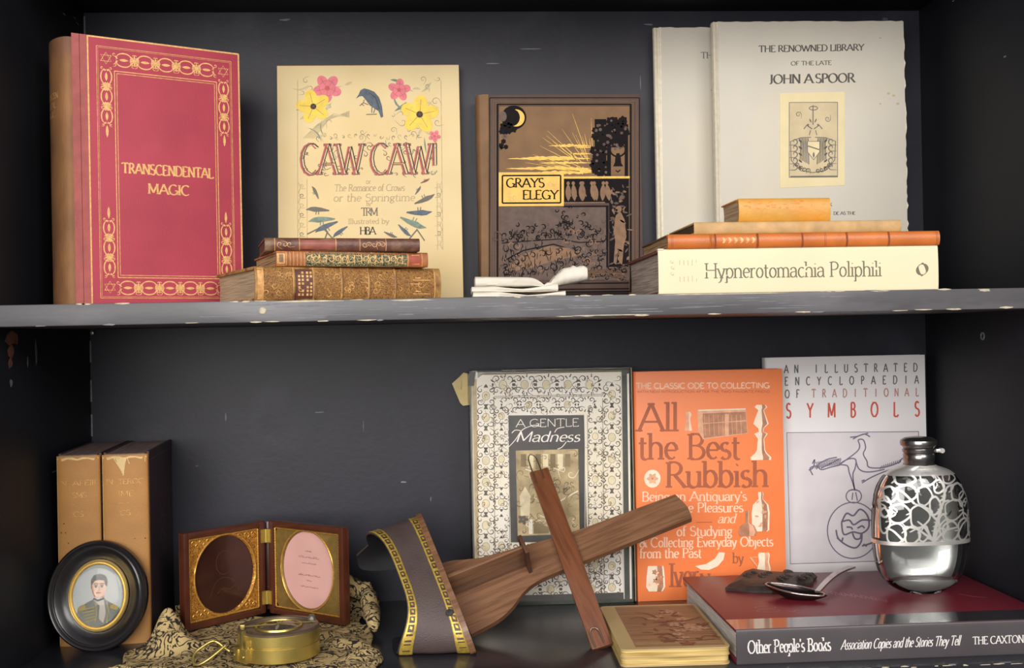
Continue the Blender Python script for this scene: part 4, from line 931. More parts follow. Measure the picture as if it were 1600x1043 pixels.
for q in ([(350, 780), (372, 740), (402, 750), (432, 722), (464, 750), (470, 800), (440, 828), (400, 822), (360, 832), (350, 780)], [(352, 776), (384, 770), (404, 790), (440, 770), (482, 772)], [(372, 800), (392, 802), (398, 812)], [(420, 806), (440, 796), (452, 806)],
          [(398, 826), (410, 852), (432, 850), (436, 826)], [(326, 812), (336, 850), (372, 880), (412, 892), (436, 866), (440, 830)], [(330, 846), (350, 862), (356, 846)], [(440, 884), (470, 876), (494, 866)], [(446, 876), (462, 886)]): pen_line(q, 6)
for q in ([(410, 640), (398, 600), (384, 560), (376, 530), (344, 522), (380, 500), (412, 502), (410, 540), (400, 570), (408, 640)], [(344, 522), (400, 482), (424, 460), (430, 440), (424, 416), (446, 416), (456, 450), (446, 478), (462, 510), (470, 536), (520, 540), (566, 530), (612, 512)],
          [(412, 502), (424, 540), (450, 556), (490, 556), (540, 546)], [(440, 606), (480, 582), (530, 560), (600, 536)], [(438, 598), (452, 592)], [(388, 404), (420, 400), (450, 390), (476, 402)], [(400, 412), (430, 396), (468, 386)], [(344, 526), (300, 536), (262, 546), (240, 530), (212, 540), (224, 570)],
          [(250, 520), (290, 500), (330, 492)], [(260, 540), (300, 520), (340, 500)], [(206, 548), (226, 536), (232, 502), (222, 520)], [(240, 544), (250, 520)], [(600, 520), (620, 496)]): pen_line(q, 4.5)
for k in range(16): x = 232 + 7 * k; pen_line([(x, 540 - k), (x + 10, 524 - 1.5 * k), (x + 4, 512 - k)], 3)
for k in range(10): x = 520 + 9 * k; pen_line([(x, 545 - 2.6 * k), (x + 8, 530 - 3 * k)], 3)
b.finish(t); t.location = (257 * MM, -18 * MM, ZL * MM)

# ---- big maroon book lying at the front right
jackm = M('maroon_jacket', '6f1f2c', rough=0.36, var=0.08, scale=12, spec=.5); jackb = M('glossy_charcoal_jacket', '343236', rough=0.12, var=.1, scale=30, spec=.8, coat=.7); spine_g = M('charcoal_spine', '4a4548', rough=0.38, var=.12, scale=20, spec=.5)
t, b = lying('book', 'large maroon book lying flat, white title on its charcoal spine', 272, 204, 28, (430, -262, ZL + 28), .2, jackm, spine_g, pg_white, None, bulge=1.0, hinge=2.5, ct=2.4, sq=3)
b.front.box(2.6, 34, -.12, .1, 0, 272, jackb)
p = b.spen_flat(); wt = M('white_spine_print', 'dcd6d2', rough=.4)
p.text("Other People's Books", 9, 19, 10.5, wt, T=.115, th=.06, fit=69); p.text('Association Copies and the Stories They Tell', 86, 18.5, 8, wt, T=.10, th=.05, fit=100, shear=.25, serif='soft'); p.text('THE CAXTON CLUB', 197, 18.2, 6.2, wt, T=.14, th=.07, fit=62)
rose = M('rose_print', 'a8707a', rough=.4); q = Pen(b.front, lambda u, v, l: (v, -l, 272 - u))
# top of the front board: u right, v away from the spine
q.text('O', 34, 76, 9, rose, T=.1, th=.04, fit=22); q.ring(44, 60, 10, 5, .7, rose)
q.line(spline([(60, 58), (64, 53), (68, 58)]), .9, rose)
for k, u in enumerate(range(110, 152, 7)): q.line(spline([(u, 132 - (u - 110) * .9), (u + 3, 120 - (u - 110) * .9), (u + 5, 130 - (u - 110) * .9), (u + 8, 118 - (u - 110) * .9)]), .8, rose)
for k, u in enumerate(range(118, 160, 7)): q.line(spline([(u, 118 - (u - 118) * .9), (u + 3, 108 - (u - 118) * .9), (u + 5, 116 - (u - 118) * .9)]), .7, rose)
q.line(spline([(232, 96), (240, 84), (250, 80)]), .8, rose)
b.finish(t)

# ---- tan card booklet beside it
kraft = M('pale_card', 'b89f6e', rough=0.6, var=.06, scale=20); woodp = M('brown_cover_picture', '99714f', rough=0.55, var=.14, scale=30, col2='8a5f42', thr=.55, soft=.2, scale2=12, stretch=(1, 1, 1)); brpr = M('reddish_brown_print', '7f4c36', rough=.6, var=.2); pkpr = M('pale_blossom_print', 'b98e6e', rough=.6); bufp = pages('buff_page_edges', 'd9bd7c', '9f8248', axis='Z', freq=700)
t = thing('booklet', 'tan card booklet with brown blossom picture lying beside the maroon book', 'booklet', (64, -259, ZL), (0, 0, R(-1.2)))
def rrect(w_, d_, r, n=6): return arc(w_ - r, d_ - r, r, r, 0, 90, n) + arc(r, d_ - r, r, r, 90, 180, n) + arc(r, r, r, r, 180, 270, n) + arc(w_ - r, r, r, r, 270, 360, n)
m = MB(); m.prism(rrect(90, 147, 6), 0, 1.2, kraft); m.build('back_cover', t)
for z0, z1, ins in ((1.2, 7.6, .8), (8.0, 13.6, .4)):
    m = MB(); m.prism([(x + ins, y + ins) for x, y in rrect(90 - 2 * ins, 147 - 2 * ins, 6)], z0, z1, bufp); m.build('page_block', t)
m = MB(); m.prism([(x - .4, y - .6) for x, y in rrect(90.6, 148, 6.5)], 7.5, 8.1, kraft); m.build('inner_cover', t)
m = MB(); m.prism([(x - .4, y - .6) for x, y in rrect(90.6, 148, 6.5)], 13.6, 14.4, kraft)
p = Pen(m, lambda u, v, l: (u, v, 14.4 + l)); p.fill([(13, 6), (87, 6), (87, 142), (13, 142)], woodp); p.up()
random.seed(9)
p.fn = lambda u, v, l: (u, v * .79, 14.4 + l)
for k in range(30): y = random.uniform(12, 175); p.line([(14, y), (random.uniform(40, 60), y + random.uniform(-2, 2)), (88, y + random.uniform(-3, 3))], random.uniform(.3, 1.1), brpr if k % 3 == 0 else kraft)
for x, y in ((60, 150), (48, 120), (66, 92), (62, 66), (54, 34), (72, 78), (58, 104)):
    p.up()
    for k in range(5): p.flower(x + random.gauss(0, 6), y + random.gauss(0, 9), random.uniform(4, 8), random.choice((pkpr, brpr, pkpr)), brpr, n=5, ang=random.uniform(0, 90), fat=.6)
for q in ([(20, 120), (30, 128), (36, 116)], [(84, 120), (70, 108), (60, 104)], [(36, 40), (46, 56), (52, 36)], [(88, 34), (76, 42), (70, 30)], [(80, 80), (88, 96)], [(28, 150), (40, 142), (46, 122)], [(40, 30), (60, 24), (82, 28)]): p.line(spline(q, 4), 1.6, brpr)
for k in range(16): x, y = random.uniform(30, 86), random.uniform(20, 165); p.leaf(x, y, random.uniform(8, 15), random.uniform(0, 360), 3, brpr)
m.build('front_cover', t)

# ------------------------------------------------------------------ lower shelf: small antiques
brass = M('brass', 'cdb565', rough=0.3, metal=0.85, var=0.1, scale=60, bump=.05); brass_dk = M('aged_brass', '9c8a52', rough=0.4, metal=0.8, var=0.2, scale=120); gilt_m = M('gilt_metal', 'dfc27a', rough=0.32, metal=0.7, var=.08)
# ---- oval framed miniature leaning on the tan-spined books
ebony = M('ebonised_wood', '1d1a1c', rough=0.3, var=.2, scale=60, spec=.6, coat=.2)
FW, FH = 43.5, 48.5
t = thing('framed_miniature', 'small oval black frame with gilt inner rim and soldier portrait, propped on books', 'picture frame', (-386, -160, ZL + .2), (R(-9), 0, 0))
def oval_loft(prof, mat, n=64, cz=FH):      # profile of (fraction of the outer size or inset in mm, y)
    m = MB(); m.loft([[((FW - i) * cos(2 * pi * k / n), y, cz + (FH - i) * sin(2 * pi * k / n)) for k in range(n)] for i, y in prof], mat, caps=False); return m
m = oval_loft([(2, 11), (0, 9), (0, 3), (.6, .6), (2.0, -.4), (3.4, .2), (4.4, 1.8), (5.2, 2.2), (6.4, 1.6), (8, 2.4), (11, 5.0), (14.6, 7.2), (16.2, 7.6), (16.2, 10.8), (2, 11)], ebony); m.build('frame', t, sharp=50)
ox, oz = 0, 48.5
def ov(a, b, y, n=48): return [(a * cos(2 * pi * k / n), y, oz + b * sin(2 * pi * k / n)) for k in range(n)]
m = MB(); m.loft([ov(26.4, 31.6, 7.4), ov(26.2, 31.4, 4.8), ov(25.2, 30.4, 4.0), ov(24.2, 29.3, 4.6), ov(23.8, 28.9, 5.6), ov(23.0, 28.0, 4.9), ov(22.2, 27.2, 5.4), ov(21.9, 26.9, 7.0)], gilt_m, caps=False); m.build('gilt_rim', t, sharp=50)
pm = MB(); sky_m = M('miniature_ground', 'a9aaa4', rough=.6, var=.12, scale=60, col2='7f8b92', thr=.55, soft=.2, scale2=30); pm.face([q for q in ov(23.5, 28.4, 7.2)][::-1], sky_m)
p = Pen(pm, lambda u, v, l: (u, 7.2 - l, oz - v), level=.05)
skin = M('painted_skin', 'cfa588', rough=.6, var=.08, scale=80); coat_m = M('painted_dark_coat', '3f4438', rough=.6, var=.25, scale=100); hair_m = M('painted_dark_hair', '3d3430', rough=.6, var=.2); shirt_m = M('painted_cravat', 'c9c2b6', rough=.6, var=.1); gold_p = M('painted_gold', 'ad9a55', rough=.6, var=.2); blush = M('painted_shade', 'a8795f', rough=.6)
p.fill([(-19, 18), (-17, 10), (-8, 5), (-3, 3), (5, 3), (12, 7), (18, 11), (20, 17), (12, 24.5), (0, 28), (-12, 24.5)], coat_m); p.up()
p.fill([(-4, -1), (5, -1), (6, 4), (0, 7), (-4, 4)], blush); p.up()
p.disc(.5, -7, 6.4, 8.6, skin, 22); p.up(); p.fill([(-6.2, -8), (-7, -13), (-4.5, -17.5), (1, -19), (6, -17), (8, -12), (7.2, -7), (5.8, -9), (4.5, -13), (0, -13.4), (-3.5, -12.6), (-5, -10)], hair_m); p.up()
for x in (-2.2, 3): p.disc(x, -7.6, 1.5, .95, shirt_m, 10); p.up(); p.disc(x, -7.6, .8, .85, hair_m, 10); p.line([(x - 1.7, -8.4), (x, -8.9), (x + 1.7, -8.4)], .5, hair_m); p.line([(x - 1.9, -9.9), (x, -10.5), (x + 1.9, -9.9)], .7, hair_m)
p.fill([(-5.6, -4), (-4.6, -6), (-4.2, -2), (-2, .8), (-3.6, 0), (-5, -2)], blush)
p.line([(.2, -8), (1.3, -4.9), (-.1, -4.3)], .7, blush); p.line([(-1.8, -2.1), (.4, -2.5), (2.4, -2.1)], 1.0, M('painted_lips', 'a9584c', rough=.6)); p.disc(-5.9, -7, .9, 1.7, blush, 8)
p.fill([(-3.4, 2), (5, 2), (5.5, 6), (7, 15), (5, 24), (1, 20), (1.5, 9), (-1, 6)], shirt_m); p.up(); p.line([(-4, 2.6), (0, 4.4), (5.4, 2.6)], 1.6, hair_m)
for k in range(5): p.line([(-14 + k, 12 + 2.6 * k), (-3 + .3 * k, 10 + 2.6 * k)], 1.0, gold_p)
for sg in (-1, 1): p.disc(sg * 14, 10.5, 4, 2.2, gold_p, 10, ang=sg * 25)
p.line([(-2, 7), (-1, 15), (-2, 24)], .9, gold_p); p.line([(8, 6), (9.5, 14), (8, 24)], .9, gold_p)
pm.build('portrait', t)
cr = glass('domed_glass'); m = MB(); dome = glass('thin_dome_glass', ior=1.25, rough=.0)
m.loft([ov(22.6, 27.6, 6.9)] + [ov(22.6 * cos(pi / 2 * i / 9) + .02, 27.6 * cos(pi / 2 * i / 9) + .02, 5.6 - 3.4 * sin(pi / 2 * i / 9)) for i in range(10)], dome)
m.build('domed_glass', t, sharp=80)

# ---- patterned cloth under the case and the compass
brocade = swirl('scroll_brocade', 'c2aa76', '2b2522', scale=50, bands=5, width=.2, distort=2.4, rough=.9, col3='9d855a', bump=.3)
lining = M('dark_lining', '2a2420', rough=.9, var=.3)
t = thing('brocade_cloth', 'rumpled tan cloth with black scrolling pattern under the hinged case and brass compass', 'cloth', (0, 0, 0))
def sm(a, b, x): q = max(0, min(1, (x - a) / (b - a))); return q * q * (3 - 2 * q)
def flat_at(x, y):          # 1 where something stands
    d1 = math.hypot((x + 247) / 94, (y + 92) / 50); d2 = math.hypot((x + 225) / 62, (y + 205) / 46)
    return 1 - min(sm(.88, 1.2, d1), sm(.8, 1.25, d2))
def cz(x, y):
    z = 9.6 + 2.2 * sin(x * .09 + y * .05) + 1.6 * sin(x * .05 - y * .13 + 1) + 1.2 * sin(y * .21 + .6 * sin(x * .07)) + .8 * sin(x * .33 + y * .1)
    z += sm(-112, -66, y) * (26 + 6 * sin(x * .08) + 4 * sin(x * .17 + 1)) + sm(-156, -142, x) * sm(-150, -95, y) * 16
    f = flat_at(x, y); z = z * (1 - f) + 9.8 * f
    z += 27 * math.exp(-((x + 326) / 13) ** 2 - ((y + 142) / 11) ** 2) + 13 * math.exp(-((x + 318) / 20) ** 2 - ((y + 166) / 16) ** 2)
    return max(z, ZL + 1.2)
NX, NY = 92, 76; grid = []
def left(y): return -352 + 6 * sin(y * .05) + 14 * sm(-175, -130, y) - 16 * sm(-215, -262, y)
def right(y): return -134 - 14 * sm(-200, -130, y) - 10 * sm(-130, -80, y) + 4 * sin(y * .08)
for j in range(NY + 1):
    for i in range(NX + 1):
        y = -274 + 214 * j / NY; l_, r_ = left(y), right(y); x = l_ + (r_ - l_) * i / NX
        y += 5 * sin(x * .06) + 3 * sin(x * .13)
        y = max(-276, min(-56, y)); e = min(i, NX - i, j * 1.2, (NY - j) * 1.2); z = cz(x, y)
        if e < 3 and j < NY * .7: z = ZL + 1.3 + (z - ZL - 1.3) * sin(pi / 2 * e / 3) + (3.0 if e == 1 else 0)
        grid.append((x, y, z))
m = MB(); m.mesh(grid, [(j * (NX + 1) + i, j * (NX + 1) + i + 1, (j + 1) * (NX + 1) + i + 1, (j + 1) * (NX + 1) + i) for j in range(NY) for i in range(NX)], brocade)
o = m.build('cloth', t, sharp=180); md = o.modifiers.new('thickness', 'SOLIDIFY'); md.thickness = .001; md.offset = -1
sm_ = o.modifiers.new('smooth', 'SUBSURF'); sm_.levels = 1; sm_.render_levels = 1
m = MB()                     # rolled fold along the front left corner and one at the right back
m.tube([(-352 + 12 * k, -246 - 2.4 * k + 3 * sin(k), ZL + 7.5 + .8 * sin(2 * k)) for k in range(11)], [3, 5.5, 6, 6.2, 6, 6.1, 5.6, 6, 5.5, 4.5, 2.5], brocade, n=14, flat=.9)
m.build('fold', t, sharp=180)
m = MB(); m.tube([(-152 + 1.2 * k, -78 - 9 * k, 30 - 1.6 * k + 2 * sin(k * 1.3)) for k in range(9)], [5, 8, 9, 8.5, 9, 8, 7, 6, 3], brocade, n=14); m.tube([(-182 + 4 * k, -62 - 1.5 * k, 36 + 3 * sin(k * .9)) for k in range(9)], [5, 8, 9.5, 9, 9.5, 9, 8, 7, 4], brocade, n=14)
m.build('fold', t, sharp=180)

# ---- hinged daguerreotype case standing open
case_l = M('brown_thermoplastic', '4c2618', rough=0.32, var=.2, scale=60, spec=.5, coat=.2); mat_g = swirl('stamped_gilt_mat', 'c8923f', '7a4a1c', scale=420, bands=4, width=.2, distort=1.5, rough=.4, col3='b57d30', bump=.6, metal=.35); mat_o = M('olive_gilt_mat', '7d6432', rough=.5, metal=.3, var=.15, scale=200)
gold_r = M('gilt_beading', 'd2a04c', rough=.35, metal=.6, var=.25, scale=400); dark_im = M('dark_brown_plate', '321a14', rough=.22, var=.3, scale=30, coat=.4); pink_c = M('pink_card', 'cf9f97', rough=.7, var=.04, scale=40); card_pr = M('card_print', '7d5a58', rough=.7)
t = thing('photograph_case', 'open brown hinged photograph case, gilt mat on left, pink oval card on right', 'photograph case', (-252, -56, 11.2))
def leaf_part(W, H, X, right):
    m = MB(); D = 9
    outer = [(0, 0), (W, 0), (W, H), (0, H)]
    m.box(0, W, D - 2.5, D, 0, H, case_l, r=1.0, X=X)
    for a in ((0, 6, 0, H), (W - 6, W, 0, H), (5, W - 5, 0, 6), (5, W - 5, H - 6, H)): m.box(a[0], a[1], 0, D - 1.5, a[2], a[3], case_l, r=1.3, X=X)
    shell = m.build('case_leaf', t)
    cx, cz_ = W / 2 + (0 if right else 1), H / 2 + (1 if right else 0); a, b = W * (.335 if right else .36), H * .405
    n = 48; el = [(cx + a * cos(2 * pi * k / n), cz_ + b * sin(2 * pi * k / n)) for k in range(n)]
    rim = []
    for k in range(n):           # outer rectangle matched to the oval point by point
        c_, s_ = cos(2 * pi * k / n), sin(2 * pi * k / n); q = min((W / 2 - 6.5) / abs(c_) if abs(c_) > 1e-6 else 1e9, (H / 2 - 6.5) / abs(s_) if abs(s_) > 1e-6 else 1e9); rim.append((W / 2 + c_ * q, H / 2 + s_ * q))
    m = MB(); mm = mat_o if right else mat_g
    m.loft([[(x, 3.4, z) for x, z in rim], [(x, 3.0, z) for x, z in [(cx + (x - cx) * 1.06, cz_ + (z - cz_) * 1.06) for x, z in el]], [(x, 2.2, z) for x, z in [(cx + (x - cx) * 1.03, cz_ + (z - cz_) * 1.03) for x, z in el]], [(x, 3.4, z) for x, z in el], [(x, 4.6, z) for x, z in el]], mm, caps=False, X=X)
    m.build('mat', t)['label'] = 'plain olive gilt mat' if right else 'stamped gilt mat'
    m = MB()
    m.tube([(x, 2.4, z) for x, z in [(cx + (x - cx) * 1.05, cz_ + (z - cz_) * 1.05) for x, z in el]], .8, gold_r, n=6, closed=True, X=X)
    for (x0, z0), (x1, z1) in (((7, 7), (W - 7, 7)), ((W - 7, 7), (W - 7, H - 7)), ((W - 7, H - 7), (7, H - 7)), ((7, H - 7), (7, 7))):
        m.tube([(x0 + (x1 - x0) * k / 60, 2.5, z0 + (z1 - z0) * k / 60) for k in range(61)], [1.0 if k % 2 else .6 for k in range(61)], gold_r, n=6, X=X)
        for k in range(24): m.lathe([(.05, .7), (.7, .3), (.8, 0)], gold_r, 6, X=X @ Matrix.Translation((x0 + (x1 - x0) * (k + .5) / 24 , 3.0, z0 + (z1 - z0) * (k + .5) / 24)) @ Matrix.Rotation(R(90), 4, 'X'), caps=False)
    if not right:
        for sx in (0, 1):
            for sz in (0, 1):
                for k in range(5):
                    q = (W - 12 - 4 * k if sx else 12 + 4 * k, H - 11 - (k % 2) * 3 if sz else 11 + (k % 2) * 3)
                    m.tube([(q[0] + 3 * cos(u * .7) * (1 - u / 12), 2.8, q[1] + 3 * sin(u * .7) * (1 - u / 12)) for u in range(10)], .55, gold_r, n=5, X=X)
    m.build('beaded_rim', t)
    m = MB(); m.face([tuple(X @ Vector((x, 4.5, z))) for x, z in el], pink_c if right else dark_im)
    if right:
        p = Pen(m, lambda u, v, l: tuple(X @ Vector((u, 4.5 - l, H - v))))
        for y, h, w_ in ((27, 1.2, 9), (33, 2.0, 27), (38.5, 1.4, 19), (50, 1.5, 29), (55, 1.0, 7), (61, 1.7, 23)):      # lines of script too small to read
            nn = int(w_ * 1.6); random.seed(int(y)); p.line([(cx + 1 - w_ / 2 + w_ * k / nn, y - h * random.uniform(0, 1) * (k % 2)) for k in range(nn + 1) if k % 7 != 6], [random.uniform(.2, .5) for k in range(nn + 1) if k % 7 != 6], card_pr)
    else:
        p = Pen(m, lambda u, v, l: tuple(X @ Vector((u, 4.5 - l, H - v)))); gh = M('ghost_image', '472a20', rough=.3)
        p.line(spline([(38, 62), (44, 58), (52, 60), (58, 57)]), .8, gh); p.ring(46, 34, 9, 11, .8, gh); p.line(spline([(30, 64), (36, 52), (46, 48), (58, 54), (62, 64)]), .8, gh)
    m.build('pink_card' if right else 'dark_plate', t)
XL = Matrix.Rotation(R(45.3), 4, 'Z') @ Matrix.Translation((-91.5, 0, 0)); XR = Matrix.Rotation(R(-37.5), 4, 'Z') @ Matrix.Translation((2.5, 0, 0))
leaf_part(90, 90, XL, False); leaf_part(98, 90.5, XR, True)
for z in (69, 9):
    m = MB(); m.tube([(0, -1, z), (0, -1, z + 13)], 1.7, brass, n=12)
    m.box(-6.5, 0, -.9, .2, z, z + 13, brass, X=Matrix.Rotation(R(45.3), 4, 'Z')); m.box(0, 6.5, -.9, .2, z, z + 13, brass, X=Matrix.Rotation(R(-37.5), 4, 'Z')); m.build('hinge', t)
m = MB(); m.box(-2, 2, 5.5, 7.5, 2, 88, case_l, r=.6); m.build('hinge_spine', t)

# ---- brass pocket compass with wire ring
t = thing('compass', 'round brass pocket compass with wire ring, on the patterned cloth', 'compass', (-219, -203, 11.4))
m = MB(); m.lathe([(33.0, 0), (34.2, .8), (34.2, 11.6), (33.6, 12.2), (33.6, 13.0), (34.2, 13.6), (34.2, 22), (33.6, 22.8), (32, 23.0), (31, 22.4)], brass, 72); m.build('body', t, sharp=30)
m = MB(); m.lathe([(33.9, 22.4), (34.0, 23.6), (33.2, 24.4), (29.5, 24.8), (28.6, 24.2), (28.4, 22.4)], M('bronzed_bezel', '7c6b58', rough=.35, metal=.6, var=.2, scale=100), 72, caps=False)
m.lathe([(20.0, 23.2), (19.6, 24.6), (18.2, 24.8), (17.6, 23.4)], brass, 48, caps=False); m.build('bezel', t, sharp=40)
m = MB(); m.lathe([(28.6, 22.8), (.01, 22.8)], M('compass_card', '6f6050', rough=.45, var=.25, scale=80), 48, caps=False)
p = Pen(m, lambda u, v, l: (u, v, 22.8 + l)); wh = M('card_marks', 'cbbd9c', rough=.5)
for k in range(32): a = 2 * pi * k / 32; p.line([((13 if k % 4 else 10) * cos(a), (13 if k % 4 else 10) * sin(a)), (16.5 * cos(a), 16.5 * sin(a))], .35, wh)
for k in range(4): p.leaf(0, 0, 15, 90 * k, 3, wh)
m.build('card', t)
m = MB(); m.loft([[(r * cos(2 * pi * k / 32), r * sin(2 * pi * k / 32), z) for k in range(32)] for r, z in ((17.8, 24.0), (12, 25.2), (6, 25.8), (.05, 26.0))], cr, caps=False); m.build('glass', t, sharp=80)
m = MB(); m.tube([(-30, -6, 25.2), (0, -1, 25.6), (30, 6, 25.0)], .6, brass_dk, n=6); m.box(-31, -27, -8, -3, 24, 27.4, brass_dk, r=.6); m.build('sight_bar', t)
m = MB(); X = Matrix.Translation((26, 15, 24)); m.lathe([(3.2, 0), (3.6, 1), (2.8, 2.2), (2.9, 3.4), (1.8, 4.6), (.2, 5)], M('bright_steel', 'e0dccc', rough=.2, metal=.9), 20, X=X); m.build('knob', t)
lugX = Matrix.Rotation(R(224), 4, 'Z')
m = MB(); m.box(32, 38, -11, 7, .4, 12.6, brass, r=1.2, X=lugX); m.box(33, 37.6, -2.4, 1.6, 12, 27, brass_dk, r=.8, X=lugX); m.box(36.6, 39.2, -7, -3, 1.2, 11.6, brass, r=.8, X=lugX); m.box(33.8, 36.8, 4.4, 6.6, 10, 19, brass, r=.6, X=lugX)
for y in (-8.6, 3.8): m.lathe([(1.5, 0), (1.7, .8), (.9, 1.5), (.02, 1.6)], brass_dk, 12, X=lugX @ Matrix.Translation((37.8, y, 6)) @ Matrix.Rotation(R(90), 4, 'Y'))
m.build('lug', t)
m = MB()
q = [(-38.4, -33.0, 17.3), (-44.6, -38.0, 12.7), (-51.3, -41.0, 8.1), (-58.4, -41.0, 4.6), (-62.4, -39.0, 5.4), (-63.8, -35.0, 8.9), (-62.6, -31.0, 12.4), (-56.7, -27.0, 16.3), (-50.3, -25.0, 19.2), (-45.9, -26.0, 18.3), (-41, -26.0, 14.0), (-36, -27, 11)]
m.tube(spline(q, 5), 1.2, brass, n=10)
m.build('ring', t, sharp=80)

# ---- hand-held stereoscope lying on its side: hood, arm, septum and cross slide
walnut = wood('walnut_arm', '7f5a40', '654530', axis='X', scale=50, rough=.4, coat=.15); walnut_s = wood('walnut_slide', '77482f', '633a26', axis='Y', scale=50, rough=.35, coat=.2); walnut_d = M('walnut_edge', '4f3222', rough=.5, var=.2, scale=80)
leather = M('brown_leather', '4a3d3a', rough=0.5, var=0.16, scale=50, col2='554744', thr=.6, soft=.2, scale2=20, bump=.5, bscale=900, spec=.4); black_in = M('black_lining', '17161a', rough=.7, var=.3, scale=60); trim_g = M('gilt_braid', 'c0a348', rough=.4, metal=.45, var=.25, scale=300); trim_d = M('dark_braid', '4a3526', rough=.5, var=.3)
t = thing('stereoscope', 'wooden hand stereoscope with leather hood and gilt braid, lying on its side', 'stereoscope', (0, 0, 0))
Xv, Uv, Zv = Vector((.94, .12, .32)), Vector((0, .669, .743)), Vector((0, -.743, .669))
Xv.normalize(); Uv = (Uv - Xv * Uv.dot(Xv)).normalized(); Zv = Xv.cross(Uv)
if Zv.y > 0: Zv = -Zv
t.rotation_mode = 'QUATERNION'
Yv = -Uv                                                 # local: x along the arm, y down across it, z = towards the viewer
S3 = Matrix((Xv, Yv, Xv.cross(Yv))).transposed()
zs = 1 if Xv.cross(Yv).dot(Zv) > 0 else -1               # which local z faces out
t.rotation_quaternion = S3.to_quaternion(); t.location = (36 * MM, -133 * MM, 74 * MM)
def L(a, b, c): return (a, b, c * zs)
arm = [(118, -17), (122, 0), (120, 13), (60, 12.5), (10, 12), (-10, 12), (-36, 13), (-52, 18), (-66, 27), (-80, 33), (-98, 36), (-110, 37), (-113, -42), (-100, -40), (-86, -35), (-70, -31), (-30, -26), (10, -21), (60, -19)]
arm = [(x, y) for x, y in spline(arm[:3], 4) + spline(arm[2:12], 5)[1:] + spline(arm[12:] + [arm[0]], 5)[:-1]]
m = MB(); V = [L(x, y, 0) for x, y in arm] + [L(x, y, -6.5) for x, y in arm]; n = len(arm)
m.mesh(V, [tuple(range(n)), tuple(range(2 * n - 1, n - 1, -1))] + [(i, (i + 1) % n, n + (i + 1) % n, n + i) for i in range(n)], walnut)
m.build('arm', t)
def bx(m, a0, a1, b0, b1, c0, c1, mat, r=.6, X=None):
    c0, c1 = sorted((c0 * zs, c1 * zs)); m.box(a0, a1, b0, b1, c0, c1, mat, r=r, X=X)
m = MB(); bx(m, -112, -40, -8.5, -5, -.2, 33, walnut, .8); m.build('septum', t)
m = MB(); bx(m, -40.5, -37, -17, 3, -.2, 36, walnut_d, .8); m.build('septum_end', t)
SL = Matrix.Rotation(R(6), 4, 'Z')
m = MB(); bx(m, -9.5, 9.5, -96, 99, 1.5, 6.5, walnut_s, 1.2, SL); bx(m, -7.5, 7.5, -17, 11, .2, 1.6, walnut_d, .3, SL)
m.build('cross_slide', t)
wire = M('slide_wire', '8a7a66', rough=.35, metal=.8)
for e, b0 in ((-1, -96), (1, 98)):
    m = MB(); q = [(-3, b0 - e * 16, 6.9), (-3.5, b0 + e * 2, 7.4), (-3, b0 + e * 14, 8), (0, b0 + e * 18, 9), (4, b0 + e * 14, 8), (5, b0 + e * 2, 7.4), (5, b0 - e * 12, 6.9)]
    if e > 0: q = [(a, b0 - 8 - (b - b0) * .5, c) for a, b, c in q]
    m.tube([L(*v) for v in spline(q, 5)], .75, wire, n=6, X=SL @ Matrix.Translation((-3, 0, 0))); m.build('card_clip', t, sharp=80)
# hood: a wide leather tube between the lens board and the curved face rim
HB, HC = -9.0, 12.0
def board_pt(th):
    c_, s_ = cos(th), sin(th); e = .62
    return HB + 74 * math.copysign(abs(c_) ** e, c_), HC + 34 * math.copysign(abs(s_) ** e, s_)
OZ = t.location.z / MM
def rest(a, b_, c_, lim=ZL + 1.2):        # the lower end of the hood is pressed flat by the shelf it lies on
    z = OZ + Xv.z * a + Yv.z * b_ + Zv.z * c_
    if z < lim: b_ -= (lim - z) / -Yv.z
    return a, b_, c_
def rim_a(th):
    c_, s_ = cos(th), sin(th)
    if s_ >= 0: return -149 - (16 if c_ < 0 else 25) * abs(c_) ** 2.2
    k = sm(.45, .95, abs(c_)); return (-124 - 41 * k - 16 * sin(pi * sm(.5, 1.3, abs(c_)))) if c_ < 0 else (-124 - 50 * sm(.7, 1, c_))
def hood_pt(th, s_):
    b_, c_ = board_pt(th); k = (1 - .28 * s_) if b_ > HB else 1.0
    return rest(-116 + (rim_a(th) - 3 + 116) * s_, HB + (b_ - HB) * k, HC + (c_ - HC) * (1 + .22 * s_))
NT = 72
def hood_off(th, s_, d):
    a, b_, c_ = hood_pt(th, s_); a2, b2, c2 = hood_pt(th + .02, s_); a1, b1, c1 = hood_pt(th - .02, s_)
    tx_, ty_ = b2 - b1, c2 - c1; ln = math.hypot(tx_, ty_) or 1
    return L(*rest(a, b_ + ty_ / ln * d, c_ - tx_ / ln * d, ZL + .2))
m = MB()
m.loft([[hood_off(2 * pi * k / NT, s_ / 8, 0) for k in range(NT)] for s_ in range(9)], leather, caps=False)
m.loft([[hood_off(2 * pi * k / NT, 1, d) for k in range(NT)] for d in (0, -.8, -1.6)], leather, caps=False)
m.loft([[hood_off(2 * pi * k / NT, 1 - s_ / 8, -1.6) for k in range(NT)] for s_ in range(9)], black_in, caps=False)
m.build('hood', t, sharp=60)
_cum = [0.0]; _tt = [2 * pi * k / 720 for k in range(721)]
for k in range(720):
    A0, A1 = board_pt(_tt[k]), board_pt(_tt[k + 1]); _cum.append(_cum[-1] + math.hypot(A1[0] - A0[0], A1[1] - A0[1]))
def even(u):
    x = (u / (2 * pi)) % 1.0 * _cum[-1]; lo = 0; hi = 720
    while hi - lo > 1:
        md = (lo + hi) // 2
        if _cum[md] <= x: lo = md
        else: hi = md
    return _tt[lo] + (_tt[hi] - _tt[lo]) * (x - _cum[lo]) / max(1e-9, _cum[hi] - _cum[lo])
